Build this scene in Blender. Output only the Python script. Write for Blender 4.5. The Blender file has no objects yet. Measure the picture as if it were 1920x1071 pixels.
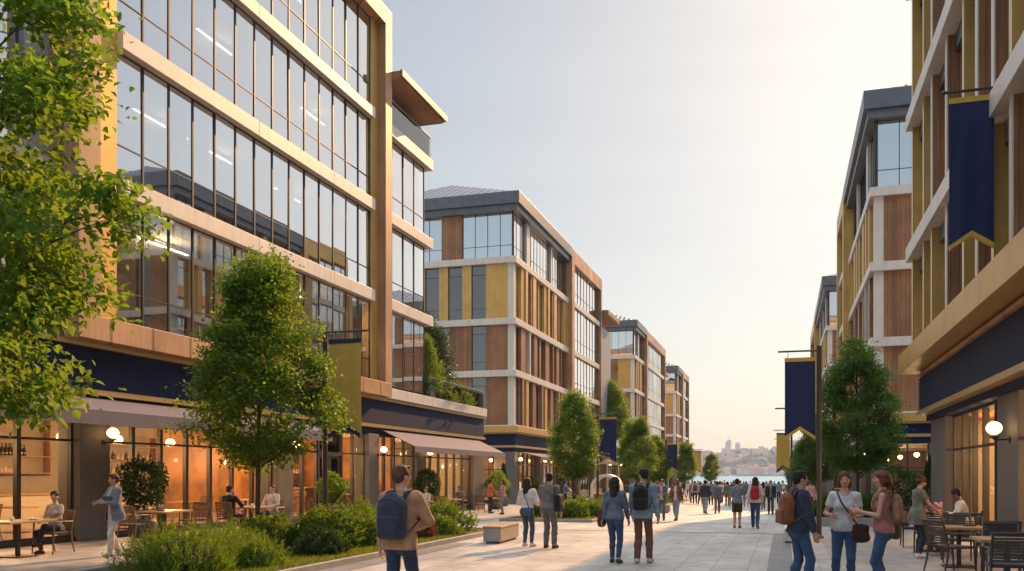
import bpy, bmesh, math, random
import numpy as np
from mathutils import Vector, Matrix

SC = bpy.context.scene
COL = SC.collection
R = math.radians
random.seed(7)
RNG = np.random.default_rng(11)

# ------------------------------------------------------------------ camera
TH = math.atan(510.0 / 1692.0)
CH = 1.7
cam = bpy.data.cameras.new('camera')
cam.sensor_width = 36.0
cam.lens = 36.0 * 1692.0 / 1920.0
cam.shift_y = (889.0 - 535.5) / 1920.0
cam.clip_start = 0.1
cam.clip_end = 20000.0
camo = bpy.data.objects.new('camera', cam)
camo.location = (0, 0, CH)
camo.rotation_euler = (R(90), 0, TH)
COL.objects.link(camo)
SC.camera = camo

# ------------------------------------------------------------------ sky, sun, exposure
SUN_EL, SUN_AZ = 27.0, 10.5          # azimuth measured from the street axis (+y) towards +x
world = bpy.data.worlds.new('World')
SC.world = world
world.use_nodes = True
nt = world.node_tree
nt.nodes.clear()
w_out = nt.nodes.new('ShaderNodeOutputWorld')
w_bg = nt.nodes.new('ShaderNodeBackground')
w_sky = nt.nodes.new('ShaderNodeTexSky')
w_sky.sky_type = 'NISHITA'
w_sky.sun_disc = False
w_sky.sun_elevation = R(SUN_EL)
w_sky.sun_rotation = R(SUN_AZ)
w_sky.altitude = 0
w_sky.air_density = 1.0
w_sky.dust_density = 0.75
w_sky.ozone_density = 1.0
w_hsv = nt.nodes.new('ShaderNodeHueSaturation')
w_hsv.inputs['Saturation'].default_value = 1.35
w_mul = nt.nodes.new('ShaderNodeMix'); w_mul.data_type = 'RGBA'; w_mul.blend_type = 'MULTIPLY'
w_mul.inputs[0].default_value = 1.0
w_mul.inputs[7].default_value = (0.99 * 6.95, 0.955 * 6.95, 0.89 * 6.95, 1)
# thin, wide cloud veils low over the water
w_tc = nt.nodes.new('ShaderNodeTexCoord')
w_map = nt.nodes.new('ShaderNodeMapping'); w_map.inputs['Scale'].default_value = (1.6, 1.6, 14)
w_no = nt.nodes.new('ShaderNodeTexNoise'); w_no.inputs['Scale'].default_value = 1.7
w_no.inputs['Detail'].default_value = 5; w_no.inputs['Roughness'].default_value = 0.55
w_ramp = nt.nodes.new('ShaderNodeValToRGB')
w_ramp.color_ramp.elements[0].position = 0.42; w_ramp.color_ramp.elements[0].color = (1, 1, 1, 1)
w_ramp.color_ramp.elements[1].position = 0.72; w_ramp.color_ramp.elements[1].color = (0.88, 0.87, 0.89, 1)
w_cl = nt.nodes.new('ShaderNodeMix'); w_cl.data_type = 'RGBA'; w_cl.blend_type = 'MULTIPLY'
w_cl.inputs[0].default_value = 0.3
L = nt.links.new
L(w_tc.outputs['Generated'], w_map.inputs['Vector'])
L(w_map.outputs['Vector'], w_no.inputs['Vector'])
L(w_no.outputs['Fac'], w_ramp.inputs['Fac'])
# flatten the sky: compress its range
w_pre = nt.nodes.new('ShaderNodeMix'); w_pre.data_type = 'RGBA'; w_pre.blend_type = 'MULTIPLY'; w_pre.inputs[0].default_value = 1.0
w_pre.inputs[7].default_value = (0.1, 0.1, 0.1, 1)
w_gam = nt.nodes.new('ShaderNodeGamma'); w_gam.inputs['Gamma'].default_value = 0.43
L(w_sky.outputs['Color'], w_pre.inputs[6]); L(w_pre.outputs[2], w_gam.inputs['Color']); L(w_gam.outputs['Color'], w_hsv.inputs['Color'])
L(w_hsv.outputs['Color'], w_mul.inputs[6])
L(w_mul.outputs[2], w_cl.inputs[6])
L(w_ramp.outputs['Color'], w_cl.inputs[7])
# sky above the view brightened, as added fill light for shaded surfaces
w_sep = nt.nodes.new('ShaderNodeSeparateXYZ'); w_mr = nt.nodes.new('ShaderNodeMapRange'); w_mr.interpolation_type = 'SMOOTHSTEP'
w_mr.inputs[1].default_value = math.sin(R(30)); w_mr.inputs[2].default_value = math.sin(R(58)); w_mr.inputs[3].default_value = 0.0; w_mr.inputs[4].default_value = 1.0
w_boost = nt.nodes.new('ShaderNodeMix'); w_boost.data_type = 'RGBA'; w_boost.blend_type = 'MULTIPLY'; w_boost.inputs[0].default_value = 1.0
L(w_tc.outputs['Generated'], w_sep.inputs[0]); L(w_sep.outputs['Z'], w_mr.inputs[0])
L(w_cl.outputs[2], w_boost.inputs[6])
w_boost_tint = nt.nodes.new('ShaderNodeMix'); w_boost_tint.data_type = 'RGBA'; w_boost_tint.inputs[6].default_value = (1, 1, 1, 1); w_boost_tint.inputs[7].default_value = (6.8, 6.1, 5.3, 1)
L(w_mr.outputs[0], w_boost_tint.inputs[0]); L(w_boost_tint.outputs[2], w_boost.inputs[7])
L(w_boost.outputs[2], w_bg.inputs['Color'])
w_bg.inputs['Strength'].default_value = 0.10
L(w_bg.outputs['Background'], w_out.inputs['Surface'])

sun = bpy.data.lights.new('sun', 'SUN')
sun.energy = 5.0
sun.angle = R(0.6)
sun.color = (1.0, 0.53, 0.21)
suno = bpy.data.objects.new('sun', sun)
# local -z points from the sun towards the scene
sd = Vector((math.sin(R(SUN_AZ)) * math.cos(R(SUN_EL)), math.cos(R(SUN_AZ)) * math.cos(R(SUN_EL)), math.sin(R(SUN_EL))))
suno.rotation_euler = sd.to_track_quat('Z', 'Y').to_euler()
suno.location = (60, 200, 120)
COL.objects.link(suno)

SC.view_settings.view_transform = 'Standard'
SC.view_settings.look = 'None'
SC.view_settings.gamma = 1.0
SC.view_settings.exposure = 0.45
SC.cycles.use_denoising = True
SC.cycles.max_bounces = 10
SC.cycles.transparent_max_bounces = 24
SC.cycles.diffuse_bounces = 4
SC.cycles.glossy_bounces = 4
SC.cycles.transmission_bounces = 4
SC.cycles.volume_bounces = 0
SC.cycles.caustics_reflective = False
SC.cycles.caustics_refractive = False
SC.cycles.sample_clamp_indirect = 4.0
SC.cycles.light_sampling_threshold = 0.02
# ------------------------------------------------------------------ helpers
FPX, VPX, VPY = 1692.0, 1470.0, 889.0
def G(u, v, z=0.0):
    """where the sight line through a spot of the photograph meets the height z"""
    d = FPX * (CH - z) / (v - VPY); a = (u - 960.0) / FPX
    return (d * (-math.sin(TH) + a * math.cos(TH)), d * (math.cos(TH) + a * math.sin(TH)))
def WY(u, X):
    """y of the spot at image column u on the wall plane x = X"""
    a = (u - 960.0) / FPX
    d = X / (-math.sin(TH) + a * math.cos(TH))
    return d * (math.cos(TH) + a * math.sin(TH))

def tag(o, label=None, cat=None, group=None, kind=None):
    if label: o['label'] = label
    if cat: o['category'] = cat
    if group: o['group'] = group
    if kind: o['kind'] = kind
    return o
def empty(name, loc, rz=0.0):
    o = bpy.data.objects.new(name, None)
    o.empty_display_size = 0.2
    o.location = loc; o.rotation_euler = (0, 0, rz)
    COL.objects.link(o)
    return o
def thing(name, label, cat, loc=(0, 0, 0), rz=0.0, group=None):
    return tag(empty(name, loc, rz), label, cat, group)

class MB:
    def __init__(s): s.v = []; s.f = []; s.m = []; s.cur = 0
    def add(s, vs, fs):
        n = len(s.v); s.v.extend([tuple(p) for p in vs]); s.f.extend([tuple(i + n for i in f) for f in fs]); s.m.extend([s.cur] * len(fs))
        return s
    def box(s, x0, x1, y0, y1, z0, z1):
        if x0 > x1: x0, x1 = x1, x0
        if y0 > y1: y0, y1 = y1, y0
        if z0 > z1: z0, z1 = z1, z0
        return s.add([(x0, y0, z0), (x1, y0, z0), (x1, y1, z0), (x0, y1, z0), (x0, y0, z1), (x1, y0, z1), (x1, y1, z1), (x0, y1, z1)],
                     [(3, 2, 1, 0), (4, 5, 6, 7), (0, 1, 5, 4), (1, 2, 6, 5), (2, 3, 7, 6), (3, 0, 4, 7)])
    def quad(s, a, b, c, d): return s.add([a, b, c, d], [(0, 1, 2, 3)])
    def prism(s, pts, vec):
        """extrude a closed outline (list of 3d points) along vec"""
        n = len(pts); q = [tuple(np.add(p, vec)) for p in pts]
        fs = [tuple(range(n))[::-1], tuple(range(n, 2 * n))] + [(i, (i + 1) % n, (i + 1) % n + n, i + n) for i in range(n)]
        return s.add(list(pts) + q, fs)
    def tube(s, path, rad, n=8, cap=True, flat=1.0):
        path = [Vector(p) for p in path]
        if not hasattr(rad, '__len__'): rad = [rad] * len(path)
        rings = []; prev = None
        for i, p in enumerate(path):
            t = (path[min(i + 1, len(path) - 1)] - path[max(i - 1, 0)]).normalized()
            if prev is None:
                up = Vector((0, 0, 1)) if abs(t.z) < 0.95 else Vector((1, 0, 0))
                a = t.cross(up).normalized()
            else:
                a = (prev - t * prev.dot(t))
                a = a.normalized() if a.length > 1e-6 else t.orthogonal().normalized()
            prev = a; b = t.cross(a)
            rings.append([p + (a * math.cos(2 * math.pi * k / n) + b * (flat * math.sin(2 * math.pi * k / n))) * rad[i] for k in range(n)])
        vs = [q for r_ in rings for q in r_]; fs = []
        for i in range(len(path) - 1):
            for k in range(n):
                fs.append((i * n + k, i * n + (k + 1) % n, (i + 1) * n + (k + 1) % n, (i + 1) * n + k))
        if cap:
            fs.append(tuple(range(n))[::-1]); fs.append(tuple(range((len(path) - 1) * n, len(path) * n)))
        return s.add(vs, fs)
    def lathe(s, prof, n=16, c=(0, 0, 0)):
        vs = []; fs = []
        for r_, z in prof:
            for k in range(n):
                a = 2 * math.pi * k / n
                vs.append((c[0] + r_ * math.cos(a), c[1] + r_ * math.sin(a), c[2] + z))
        for i in range(len(prof) - 1):
            for k in range(n):
                fs.append((i * n + k, i * n + (k + 1) % n, (i + 1) * n + (k + 1) % n, (i + 1) * n + k))
        fs.append(tuple(range(n))[::-1]); fs.append(tuple(range((len(prof) - 1) * n, len(prof) * n)))
        return s.add(vs, fs)
    def ball(s, c, r_, sx=1, sy=1, sz=1, n=16, m=10):
        vs = []; fs = []
        for i in range(m + 1):
            t = math.pi * i / m
            for k in range(n):
                a = 2 * math.pi * k / n
                vs.append((c[0] + r_ * sx * math.sin(t) * math.cos(a), c[1] + r_ * sy * math.sin(t) * math.sin(a), c[2] - r_ * sz * math.cos(t)))
        for i in range(m):
            for k in range(n):
                fs.append((i * n + k, i * n + (k + 1) % n, (i + 1) * n + (k + 1) % n, (i + 1) * n + k))
        return s.add(vs, fs)
    def build(s, name, mat, parent=None, loc=None, rz=0.0, bevel=0.0, smooth=False, rel=True):
        """rel: vertices are world coordinates, the parent is an unrotated Empty"""
        off = (0, 0, 0)
        if parent is not None and rel: off = tuple(parent.matrix_basis.translation)
        vs = s.v if off == (0, 0, 0) else [(a - off[0], b - off[1], c - off[2]) for a, b, c in s.v]
        me = bpy.data.meshes.new(name)
        me.from_pydata(vs, [], s.f)
        mats = mat if isinstance(mat, (list, tuple)) else [mat]
        for m in mats: me.materials.append(m)
        if len(mats) > 1: me.polygons.foreach_set('material_index', s.m)
        if smooth: me.polygons.foreach_set('use_smooth', [True] * len(me.polygons))
        me.update()
        return link(name, me, parent, loc, rz, bevel)
def link(name, me, parent=None, loc=None, rz=0.0, bevel=0.0):
    o = bpy.data.objects.new(name, me)
    if parent is not None: o.parent = parent
    if loc is not None: o.location = loc
    if rz: o.rotation_euler = (0, 0, rz)
    COL.objects.link(o)
    if bevel:
        b = o.modifiers.new('bevel', 'BEVEL'); b.width = bevel; b.segments = 2; b.limit_method = 'ANGLE'; b.angle_limit = R(40)
    return o
def np_mesh(name, verts, faces_list, mats, midx=None, smooth=False):
    """fast mesh from arrays; faces_list: array (n,3) or (n,4)"""
    me = bpy.data.meshes.new(name)
    nf, k = faces_list.shape
    me.vertices.add(len(verts)); me.vertices.foreach_set('co', np.ascontiguousarray(verts, dtype=np.float32).ravel())
    me.loops.add(nf * k); me.loops.foreach_set('vertex_index', np.ascontiguousarray(faces_list, dtype=np.int32).ravel())
    me.polygons.add(nf); me.polygons.foreach_set('loop_start', np.arange(0, nf * k, k, dtype=np.int32))
    try: me.polygons.foreach_set('loop_total', np.full(nf, k, dtype=np.int32))
    except Exception: pass
    for m in mats: me.materials.append(m)
    if midx is not None: me.polygons.foreach_set('material_index', np.ascontiguousarray(midx, dtype=np.int32))
    if smooth: me.polygons.foreach_set('use_smooth', np.ones(nf, dtype=bool))
    me.update(calc_edges=True); me.validate()
    return me
KIDS = {}
def children(o): return [c for c in bpy.data.objects if c.parent == o]
def copy_tree(o, parent=None, kids=None):
    c = o.copy(); COL.objects.link(c)
    if parent is not None: c.parent = parent
    for k in (kids[o.name] if kids and o.name in kids else list(o.children)):
        copy_tree(k, c, kids)
    return c
# the street falls gently towards the water
GZB = [(-100, 0.0), (24, 0.0), (50, -.36), (80, -.60), (150, -.85), (400, -1.0)]
def gz(y):
    for (a, za), (b, zb) in zip(GZB, GZB[1:]):
        if y <= b: return za + (zb - za) * (y - a) / (b - a)
    return GZB[-1][1]
# ------------------------------------------------------------------ materials
MAT = {}
def new_mat(name):
    m = bpy.data.materials.new(name); m.use_nodes = True
    MAT[name] = m
    return m, m.node_tree, m.node_tree.nodes['Principled BSDF']
def noise_col(nt, c1, c2, scale=(1, 1, 1), nscale=5.0, detail=4, lo=0.35, hi=0.65, coord='Object'):
    tc = nt.nodes.new('ShaderNodeTexCoord'); mp = nt.nodes.new('ShaderNodeMapping')
    mp.inputs['Scale'].default_value = scale
    no = nt.nodes.new('ShaderNodeTexNoise'); no.inputs['Scale'].default_value = nscale; no.inputs['Detail'].default_value = detail
    rp = nt.nodes.new('ShaderNodeValToRGB')
    rp.color_ramp.elements[0].position = lo; rp.color_ramp.elements[0].color = (*c1, 1)
    rp.color_ramp.elements[1].position = hi; rp.color_ramp.elements[1].color = (*c2, 1)
    nt.links.new(tc.outputs[coord], mp.inputs['Vector']); nt.links.new(mp.outputs['Vector'], no.inputs['Vector'])
    nt.links.new(no.outputs['Fac'], rp.inputs['Fac'])
    return rp, no, mp
def bump(nt, bs, height, strength=0.2, dist=0.02):
    b = nt.nodes.new('ShaderNodeBump'); b.inputs['Strength'].default_value = strength; b.inputs['Distance'].default_value = dist
    nt.links.new(height, b.inputs['Height']); nt.links.new(b.outputs['Normal'], bs.inputs['Normal'])
def flat(name, c, rough=0.6, metal=0.0, var=0.12, nscale=3.0, bmp=0.0, spec=0.5, streak=0.0):
    m, nt, bs = new_mat(name)
    c1 = tuple(x * (1 - var) for x in c); c2 = tuple(min(1, x * (1 + var)) for x in c)
    rp, no, mp = noise_col(nt, c1, c2, nscale=nscale)
    nt.links.new(rp.outputs['Color'], bs.inputs['Base Color'])
    if streak:                                   # rain streaks and dust, running down
        r2, n2, _ = noise_col(nt, (1 - streak,) * 3, (1.03,) * 3, scale=(2.6, 2.6, .16), nscale=1.6, detail=7, lo=.34, hi=.58)
        mx = nt.nodes.new('ShaderNodeMix'); mx.data_type = 'RGBA'; mx.blend_type = 'MULTIPLY'; mx.inputs[0].default_value = 1
        nt.links.new(rp.outputs['Color'], mx.inputs[6]); nt.links.new(r2.outputs['Color'], mx.inputs[7]); nt.links.new(mx.outputs[2], bs.inputs['Base Color'])
    bs.inputs['Roughness'].default_value = rough; bs.inputs['Metallic'].default_value = metal
    bs.inputs['Specular IOR Level'].default_value = spec
    if bmp: bump(nt, bs, no.outputs['Fac'], bmp)
    return m
def wood(name, c1, c2, scale=(9, 9, 0.35), rough=0.5, plank=None):
    m, nt, bs = new_mat(name)
    rp, no, mp = noise_col(nt, c1, c2, scale=scale, nscale=3.0, detail=8, lo=0.3, hi=0.72)
    rp2, no2, mp2 = noise_col(nt, (0.72, 0.72, 0.72), (1.1, 1.1, 1.1), scale=(1, 1, 1), nscale=0.5, detail=2)
    mx = nt.nodes.new('ShaderNodeMix'); mx.data_type = 'RGBA'; mx.blend_type = 'MULTIPLY'; mx.inputs[0].default_value = 1
    nt.links.new(rp.outputs['Color'], mx.inputs[6]); nt.links.new(rp2.outputs['Color'], mx.inputs[7])
    nt.links.new(mx.outputs[2], bs.inputs['Base Color'])
    bs.inputs['Roughness'].default_value = rough
    bump(nt, bs, no.outputs['Fac'], 0.15, 0.01)
    if plank:                                    # upright boards: a thin dark seam every `plank` metres
        tc = nt.nodes.new('ShaderNodeTexCoord'); sp = nt.nodes.new('ShaderNodeSeparateXYZ'); nt.links.new(tc.outputs['Object'], sp.inputs[0])
        def M_(op, a, b):
            n = nt.nodes.new('ShaderNodeMath'); n.operation = op
            for i, q in enumerate((a, b)):
                if isinstance(q, (int, float)): n.inputs[i].default_value = q
                elif q is not None: nt.links.new(q, n.inputs[i])
            return n.outputs[0]
        u = M_('MULTIPLY', M_('ADD', sp.outputs[0], sp.outputs[1]), 1.0 / plank)
        seam = M_('LESS_THAN', M_('FRACT', u, None), 0.07)
        wn = nt.nodes.new('ShaderNodeTexWhiteNoise'); wn.noise_dimensions = '1D'; nt.links.new(M_('FLOOR', u, None), wn.inputs['W'])
        tone = M_('MULTIPLY', M_('ADD', M_('MULTIPLY', wn.outputs['Value'], 0.34), 0.82), M_('SUBTRACT', 1.0, M_('MULTIPLY', seam, 0.62)))
        m2 = nt.nodes.new('ShaderNodeMix'); m2.data_type = 'RGBA'; m2.blend_type = 'MULTIPLY'; m2.inputs[0].default_value = 1
        nt.links.new(mx.outputs[2], m2.inputs[6]); nt.links.new(tone, m2.inputs[7]); nt.links.new(m2.outputs[2], bs.inputs['Base Color'])
    return m
def glass(name, base_refl, tint, rough=0.0, bumps=0.0):
    """flat architectural pane: part mirror, part clear, more mirror at a glancing angle"""
    m, nt, bs = new_mat(name)
    nt.nodes.remove(bs); out = nt.nodes['Material Output']
    gl = nt.nodes.new('ShaderNodeBsdfGlossy'); gl.inputs['Roughness'].default_value = rough
    gl.inputs['Color'].default_value = (0.95, 0.96, 0.97, 1)
    tr = nt.nodes.new('ShaderNodeBsdfTransparent'); tr.inputs['Color'].default_value = (*tint, 1)
    fr = nt.nodes.new('ShaderNodeFresnel'); fr.inputs['IOR'].default_value = 1.5
    geo = nt.nodes.new('ShaderNodeNewGeometry')
    ma = nt.nodes.new('ShaderNodeMath'); ma.operation = 'MULTIPLY_ADD'; ma.use_clamp = True
    ma.inputs[1].default_value = 1 - base_refl; ma.inputs[2].default_value = base_refl
    mix = nt.nodes.new('ShaderNodeMixShader')
    nt.links.new(fr.outputs['Fac'], ma.inputs[0]); nt.links.new(ma.outputs[0], mix.inputs['Fac'])
    nt.links.new(tr.outputs[0], mix.inputs[1]); nt.links.new(gl.outputs[0], mix.inputs[2])
    nt.links.new(mix.outputs[0], out.inputs['Surface'])
    if bumps:
        rp, no, mp = noise_col(nt, (0, 0, 0), (1, 1, 1), nscale=0.9, detail=1)
        b = nt.nodes.new('ShaderNodeBump'); b.inputs['Strength'].default_value = bumps; b.inputs['Distance'].default_value = 0.02
        nt.links.new(no.outputs['Fac'], b.inputs['Height']); nt.links.new(b.outputs['Normal'], gl.inputs['Normal'])
    return m
def emit(name, c, s):
    m, nt, bs = new_mat(name)
    bs.inputs['Base Color'].default_value = (*c, 1)
    bs.inputs['Emission Color'].default_value = (*c, 1); bs.inputs['Emission Strength'].default_value = s
    return m
def leaf(name, c1, c2, trans=0.45, tcol=None, nscale=1.4):
    m, nt, bs = new_mat(name)
    rp, no, mp = noise_col(nt, c1, c2, nscale=nscale, detail=6, lo=0.3, hi=0.7)
    nt.links.new(rp.outputs['Color'], bs.inputs['Base Color'])
    bs.inputs['Roughness'].default_value = 0.5; bs.inputs['Specular IOR Level'].default_value = 0.3
    tl = nt.nodes.new('ShaderNodeBsdfTranslucent')
    mx = nt.nodes.new('ShaderNodeMix'); mx.data_type = 'RGBA'; mx.blend_type = 'MIX'; mx.inputs[0].default_value = 0.75
    mx.inputs[7].default_value = (*(tcol or (0.32, 0.36, 0.03)), 1)
    nt.links.new(rp.outputs['Color'], mx.inputs[6]); nt.links.new(mx.outputs[2], tl.inputs['Color'])
    ms = nt.nodes.new('ShaderNodeMixShader'); ms.inputs['Fac'].default_value = trans
    nt.links.new(bs.outputs[0], ms.inputs[1]); nt.links.new(tl.outputs[0], ms.inputs[2])
    nt.links.new(ms.outputs[0], nt.nodes['Material Output'].inputs['Surface'])
    return m
def cloth(name, c, rough=0.85, bmp=0.25):
    m, nt, bs = new_mat(name)
    rp, no, mp = noise_col(nt, tuple(x * 0.82 for x in c), tuple(min(1, x * 1.15) for x in c), nscale=9.0, detail=5)
    nt.links.new(rp.outputs['Color'], bs.inputs['Base Color'])
    bs.inputs['Roughness'].default_value = rough; bs.inputs['Specular IOR Level'].default_value = 0.2
    bs.inputs['Sheen Weight'].default_value = 0.15
    rp2, no2, mp2 = noise_col(nt, (0, 0, 0), (1, 1, 1), scale=(1, 1, 0.5), nscale=14.0, detail=3)
    bump(nt, bs, no2.outputs['Fac'], bmp, 0.012)
    return m
def paving(name, c1, c2, mortar, bw, bh, msize=0.006, rough=0.55, off=0.5):
    m, nt, bs = new_mat(name)
    tc = nt.nodes.new('ShaderNodeTexCoord'); mp = nt.nodes.new('ShaderNodeMapping')
    mp.inputs['Rotation'].default_value = (0, 0, R(90))
    br = nt.nodes.new('ShaderNodeTexBrick')
    br.offset = off; br.inputs['Scale'].default_value = 1.0
    br.inputs['Brick Width'].default_value = bw; br.inputs['Row Height'].default_value = bh
    br.inputs['Mortar Size'].default_value = msize; br.inputs['Mortar Smooth'].default_value = 0.1
    br.inputs['Color1'].default_value = (*c1, 1); br.inputs['Color2'].default_value = (*c2, 1); br.inputs['Mortar'].default_value = (*mortar, 1)
    nt.links.new(tc.outputs['Object'], mp.inputs['Vector']); nt.links.new(mp.outputs['Vector'], br.inputs['Vector'])
    rp, no, _ = noise_col(nt, (0.72, 0.72, 0.72), (1.1, 1.1, 1.1), scale=(1, 0.35, 1), nscale=0.9, detail=6)
    rp2, no2, _ = noise_col(nt, (0.82, 0.81, 0.8), (1.05, 1.05, 1.05), nscale=2.3, detail=9, lo=.36, hi=.5)
    mx = nt.nodes.new('ShaderNodeMix'); mx.data_type = 'RGBA'; mx.blend_type = 'MULTIPLY'; mx.inputs[0].default_value = 1
    mx2 = nt.nodes.new('ShaderNodeMix'); mx2.data_type = 'RGBA'; mx2.blend_type = 'MULTIPLY'; mx2.inputs[0].default_value = 1
    nt.links.new(br.outputs['Color'], mx.inputs[6]); nt.links.new(rp.outputs['Color'], mx.inputs[7])
    nt.links.new(mx.outputs[2], mx2.inputs[6]); nt.links.new(rp2.outputs['Color'], mx2.inputs[7])
    nt.links.new(mx2.outputs[2], bs.inputs['Base Color'])
    rr = nt.nodes.new('ShaderNodeMapRange'); rr.inputs[3].default_value = rough - 0.15; rr.inputs[4].default_value = rough + 0.2
    nt.links.new(no.outputs['Fac'], rr.inputs[0]); nt.links.new(rr.outputs[0], bs.inputs['Roughness'])
    bump(nt, bs, br.outputs['Fac'], 0.25, -0.004)
    return m

WHITE = flat('pale_metal', (0.68, 0.60, 0.52), 0.45, 0.0, 0.05, 1.5, streak=.08)
GREYM = flat('grey_metal', (0.30, 0.29, 0.30), 0.5, 0.1, 0.07, 1.5)
ROOF = flat('roof_metal', (0.125, 0.132, 0.15), 0.4, 0.5, 0.1, 2.0)
GOLD = flat('gold_panel', (0.60, 0.36, 0.10), 0.42, 0.45, 0.08, 1.2, streak=.07)
GOLDT = flat('gold_trim', (0.55, 0.38, 0.15), 0.35, 0.5, 0.06, 2.0)
GOLDC = flat('gold_cloth', (0.54, 0.335, 0.06), 0.8, 0, 0.06, 4.0, 0.15)
NAVY = flat('navy_panel', (0.008, 0.016, 0.056), 0.6, 0.0, 0.12, 0.8, 0, 0.15, streak=.2)
NAVYC = flat('navy_cloth', (0.007, 0.014, 0.075), 0.8, 0.0, 0.12, 4.0, 0.15)
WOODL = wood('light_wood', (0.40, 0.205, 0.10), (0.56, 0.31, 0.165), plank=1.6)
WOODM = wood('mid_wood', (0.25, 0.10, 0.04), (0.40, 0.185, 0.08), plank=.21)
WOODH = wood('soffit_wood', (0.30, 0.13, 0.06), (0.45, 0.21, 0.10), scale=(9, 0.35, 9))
BRONZE = flat('dark_bronze', (0.05, 0.042, 0.038), 0.4, 0.4, 0.1)
STONE = flat('column_stone', (0.125, 0.11, 0.10), 0.6, 0, 0.1, 1.2, 0.1)
CREAM = flat('cream_plaster', (0.5, 0.42, 0.33), 0.8, 0, 0.08, 1.0)
BEIGE = flat('beige_plaster', (0.34, 0.27, 0.2), 0.8, 0, 0.08, 1.0)
ORANGE = flat('orange_wall', (0.40, 0.165, 0.045), 0.5, 0, 0.4, 0.9, 0.1)
AWN = flat('awning_cloth', (0.145, 0.13, 0.155), 0.85, 0, 0.06, 2.0, 0.1)
GL_UP = glass('coated_glass', 0.78, (0.55, 0.6, 0.62), 0.0, 0.03)
GL_LOW = glass('office_glass', 0.34, (0.8, 0.8, 0.78), 0.0, 0.03)
GL_SO = glass('clear_glass', 0.16, (0.7, 0.7, 0.68), 0.0, 0.03)
GL_SHOP = glass('shop_glass', 0.06, (0.9, 0.9, 0.88), 0.0, 0.02)
GL_BAL = glass('balustrade_glass', 0.12, (0.8, 0.86, 0.85), 0.0)
GLOBE = emit('lamp_globe', (1.0, 0.60, 0.25), 4.2)
STRIP = emit('strip_light', (1.0, 0.86, 0.68), 3.2)
WARMLIT = emit('lit_panel', (1.0, 0.62, 0.28), 1.6)
PAVE = paving('street_paving', (0.365, 0.328, 0.295), (0.45, 0.405, 0.365), (0.2, 0.185, 0.17), 1.2, 0.62, 0.009)
PAVEC = paving('terrace_paving', (0.34, 0.29, 0.25), (0.39, 0.335, 0.29), (0.22, 0.2, 0.19), 2.4, 1.2, 0.004)
DARKP = paving('dark_paving', (0.15, 0.145, 0.145), (0.18, 0.175, 0.175), (0.08, 0.08, 0.08), 0.6, 0.3, 0.004)
KERB = flat('kerb_stone', (0.30, 0.28, 0.265), 0.65, 0, 0.12, 3.0, 0.15)
KERBD = flat('kerb_dark', (0.15, 0.14, 0.135), 0.65, 0, 0.12, 3.0, 0.15)
SOIL = flat('soil', (0.045, 0.035, 0.022), 0.95, 0, 0.3, 8.0, 0.5)
BENCHS = flat('bench_concrete', (0.33, 0.29, 0.26), 0.6, 0, 0.08, 5.0, 0.1)
BENCHW = wood('bench_wood', (0.34, 0.18, 0.09), (0.48, 0.28, 0.15), scale=(9, 0.4, 9))
BARK = flat('bark', (0.075, 0.055, 0.042), 0.9, 0, 0.35, 14.0, 0.6)
POLEM = flat('pole_metal', (0.05, 0.045, 0.043), 0.45, 0.4, 0.1)
POT = flat('planter_pot', (0.10, 0.095, 0.095), 0.6, 0, 0.15, 4.0, 0.1)
CHAIRB = flat('chair_brown', (0.16, 0.085, 0.038), 0.5, 0, 0.15, 6.0)
CHAIRD = flat('chair_dark', (0.045, 0.038, 0.035), 0.5, 0, 0.15, 6.0)
SEATB = cloth('seat_brown', (0.11, 0.07, 0.045))
SEATD = cloth('seat_dark', (0.05, 0.045, 0.045))
TABLEW = wood('table_wood', (0.36, 0.20, 0.09), (0.52, 0.32, 0.16), scale=(9, 0.5, 9), rough=0.4)
FLOORW = wood('floor_wood', (0.22, 0.11, 0.05), (0.36, 0.2, 0.1), scale=(9, 0.4, 9), rough=0.35)
LEAF_N = leaf('leaf_near', (0.03, 0.11, 0.010), (0.085, 0.19, 0.016), 0.5, (0.34, 0.48, 0.025))
LEAF_M = leaf('leaf_mid', (0.03, 0.10, 0.010), (0.085, 0.18, 0.016), 0.5, (0.34, 0.46, 0.025))
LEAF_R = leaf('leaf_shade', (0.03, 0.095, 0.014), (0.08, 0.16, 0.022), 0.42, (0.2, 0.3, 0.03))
LEAF_S = leaf('leaf_shrub', (0.03, 0.09, 0.01), (0.09, 0.17, 0.016), 0.5, (0.30, 0.42, 0.025), 3.0)
LEAF_D = leaf('leaf_dark', (0.015, 0.045, 0.012), (0.04, 0.085, 0.02), 0.3, (0.1, 0.16, 0.02), 3.0)
LEAF_RED = leaf('leaf_red', (0.10, 0.03, 0.022), (0.20, 0.075, 0.04), 0.35, (0.35, 0.12, 0.05), 4.0)
GRASS = leaf('grass_blade', (0.08, 0.13, 0.012), (0.15, 0.21, 0.02), 0.45, (0.32, 0.36, 0.03), 2.0)
SKIN = {k: flat('skin_' + k, c, 0.5, 0, 0.06, 12.0, 0, 0.35) for k, c in dict(light=(0.50, 0.27, 0.19), tan=(0.38, 0.19, 0.12), brown=(0.2, 0.09, 0.055), dark=(0.09, 0.042, 0.028)).items()}
HAIR = {k: flat('hair_' + k, c, 0.62, 0, 0.3, 30.0, 0.5, 0.25) for k, c in dict(black=(0.012, 0.009, 0.008), dark=(0.025, 0.014, 0.01), brown=(0.075, 0.032, 0.018), auburn=(0.12, 0.035, 0.02), grey=(0.2, 0.18, 0.17)).items()}
DARK = flat('dark_iris', (0.012, 0.009, 0.008), 0.2)
LIPS = flat('lips', (0.34, 0.10, 0.085), 0.45)
CER = flat('white_ceramic', (0.75, 0.72, 0.68), 0.25)
BOTTLE = flat('bottle_glass', (0.05, 0.022, 0.01), 0.15, 0, 0.2)
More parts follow.
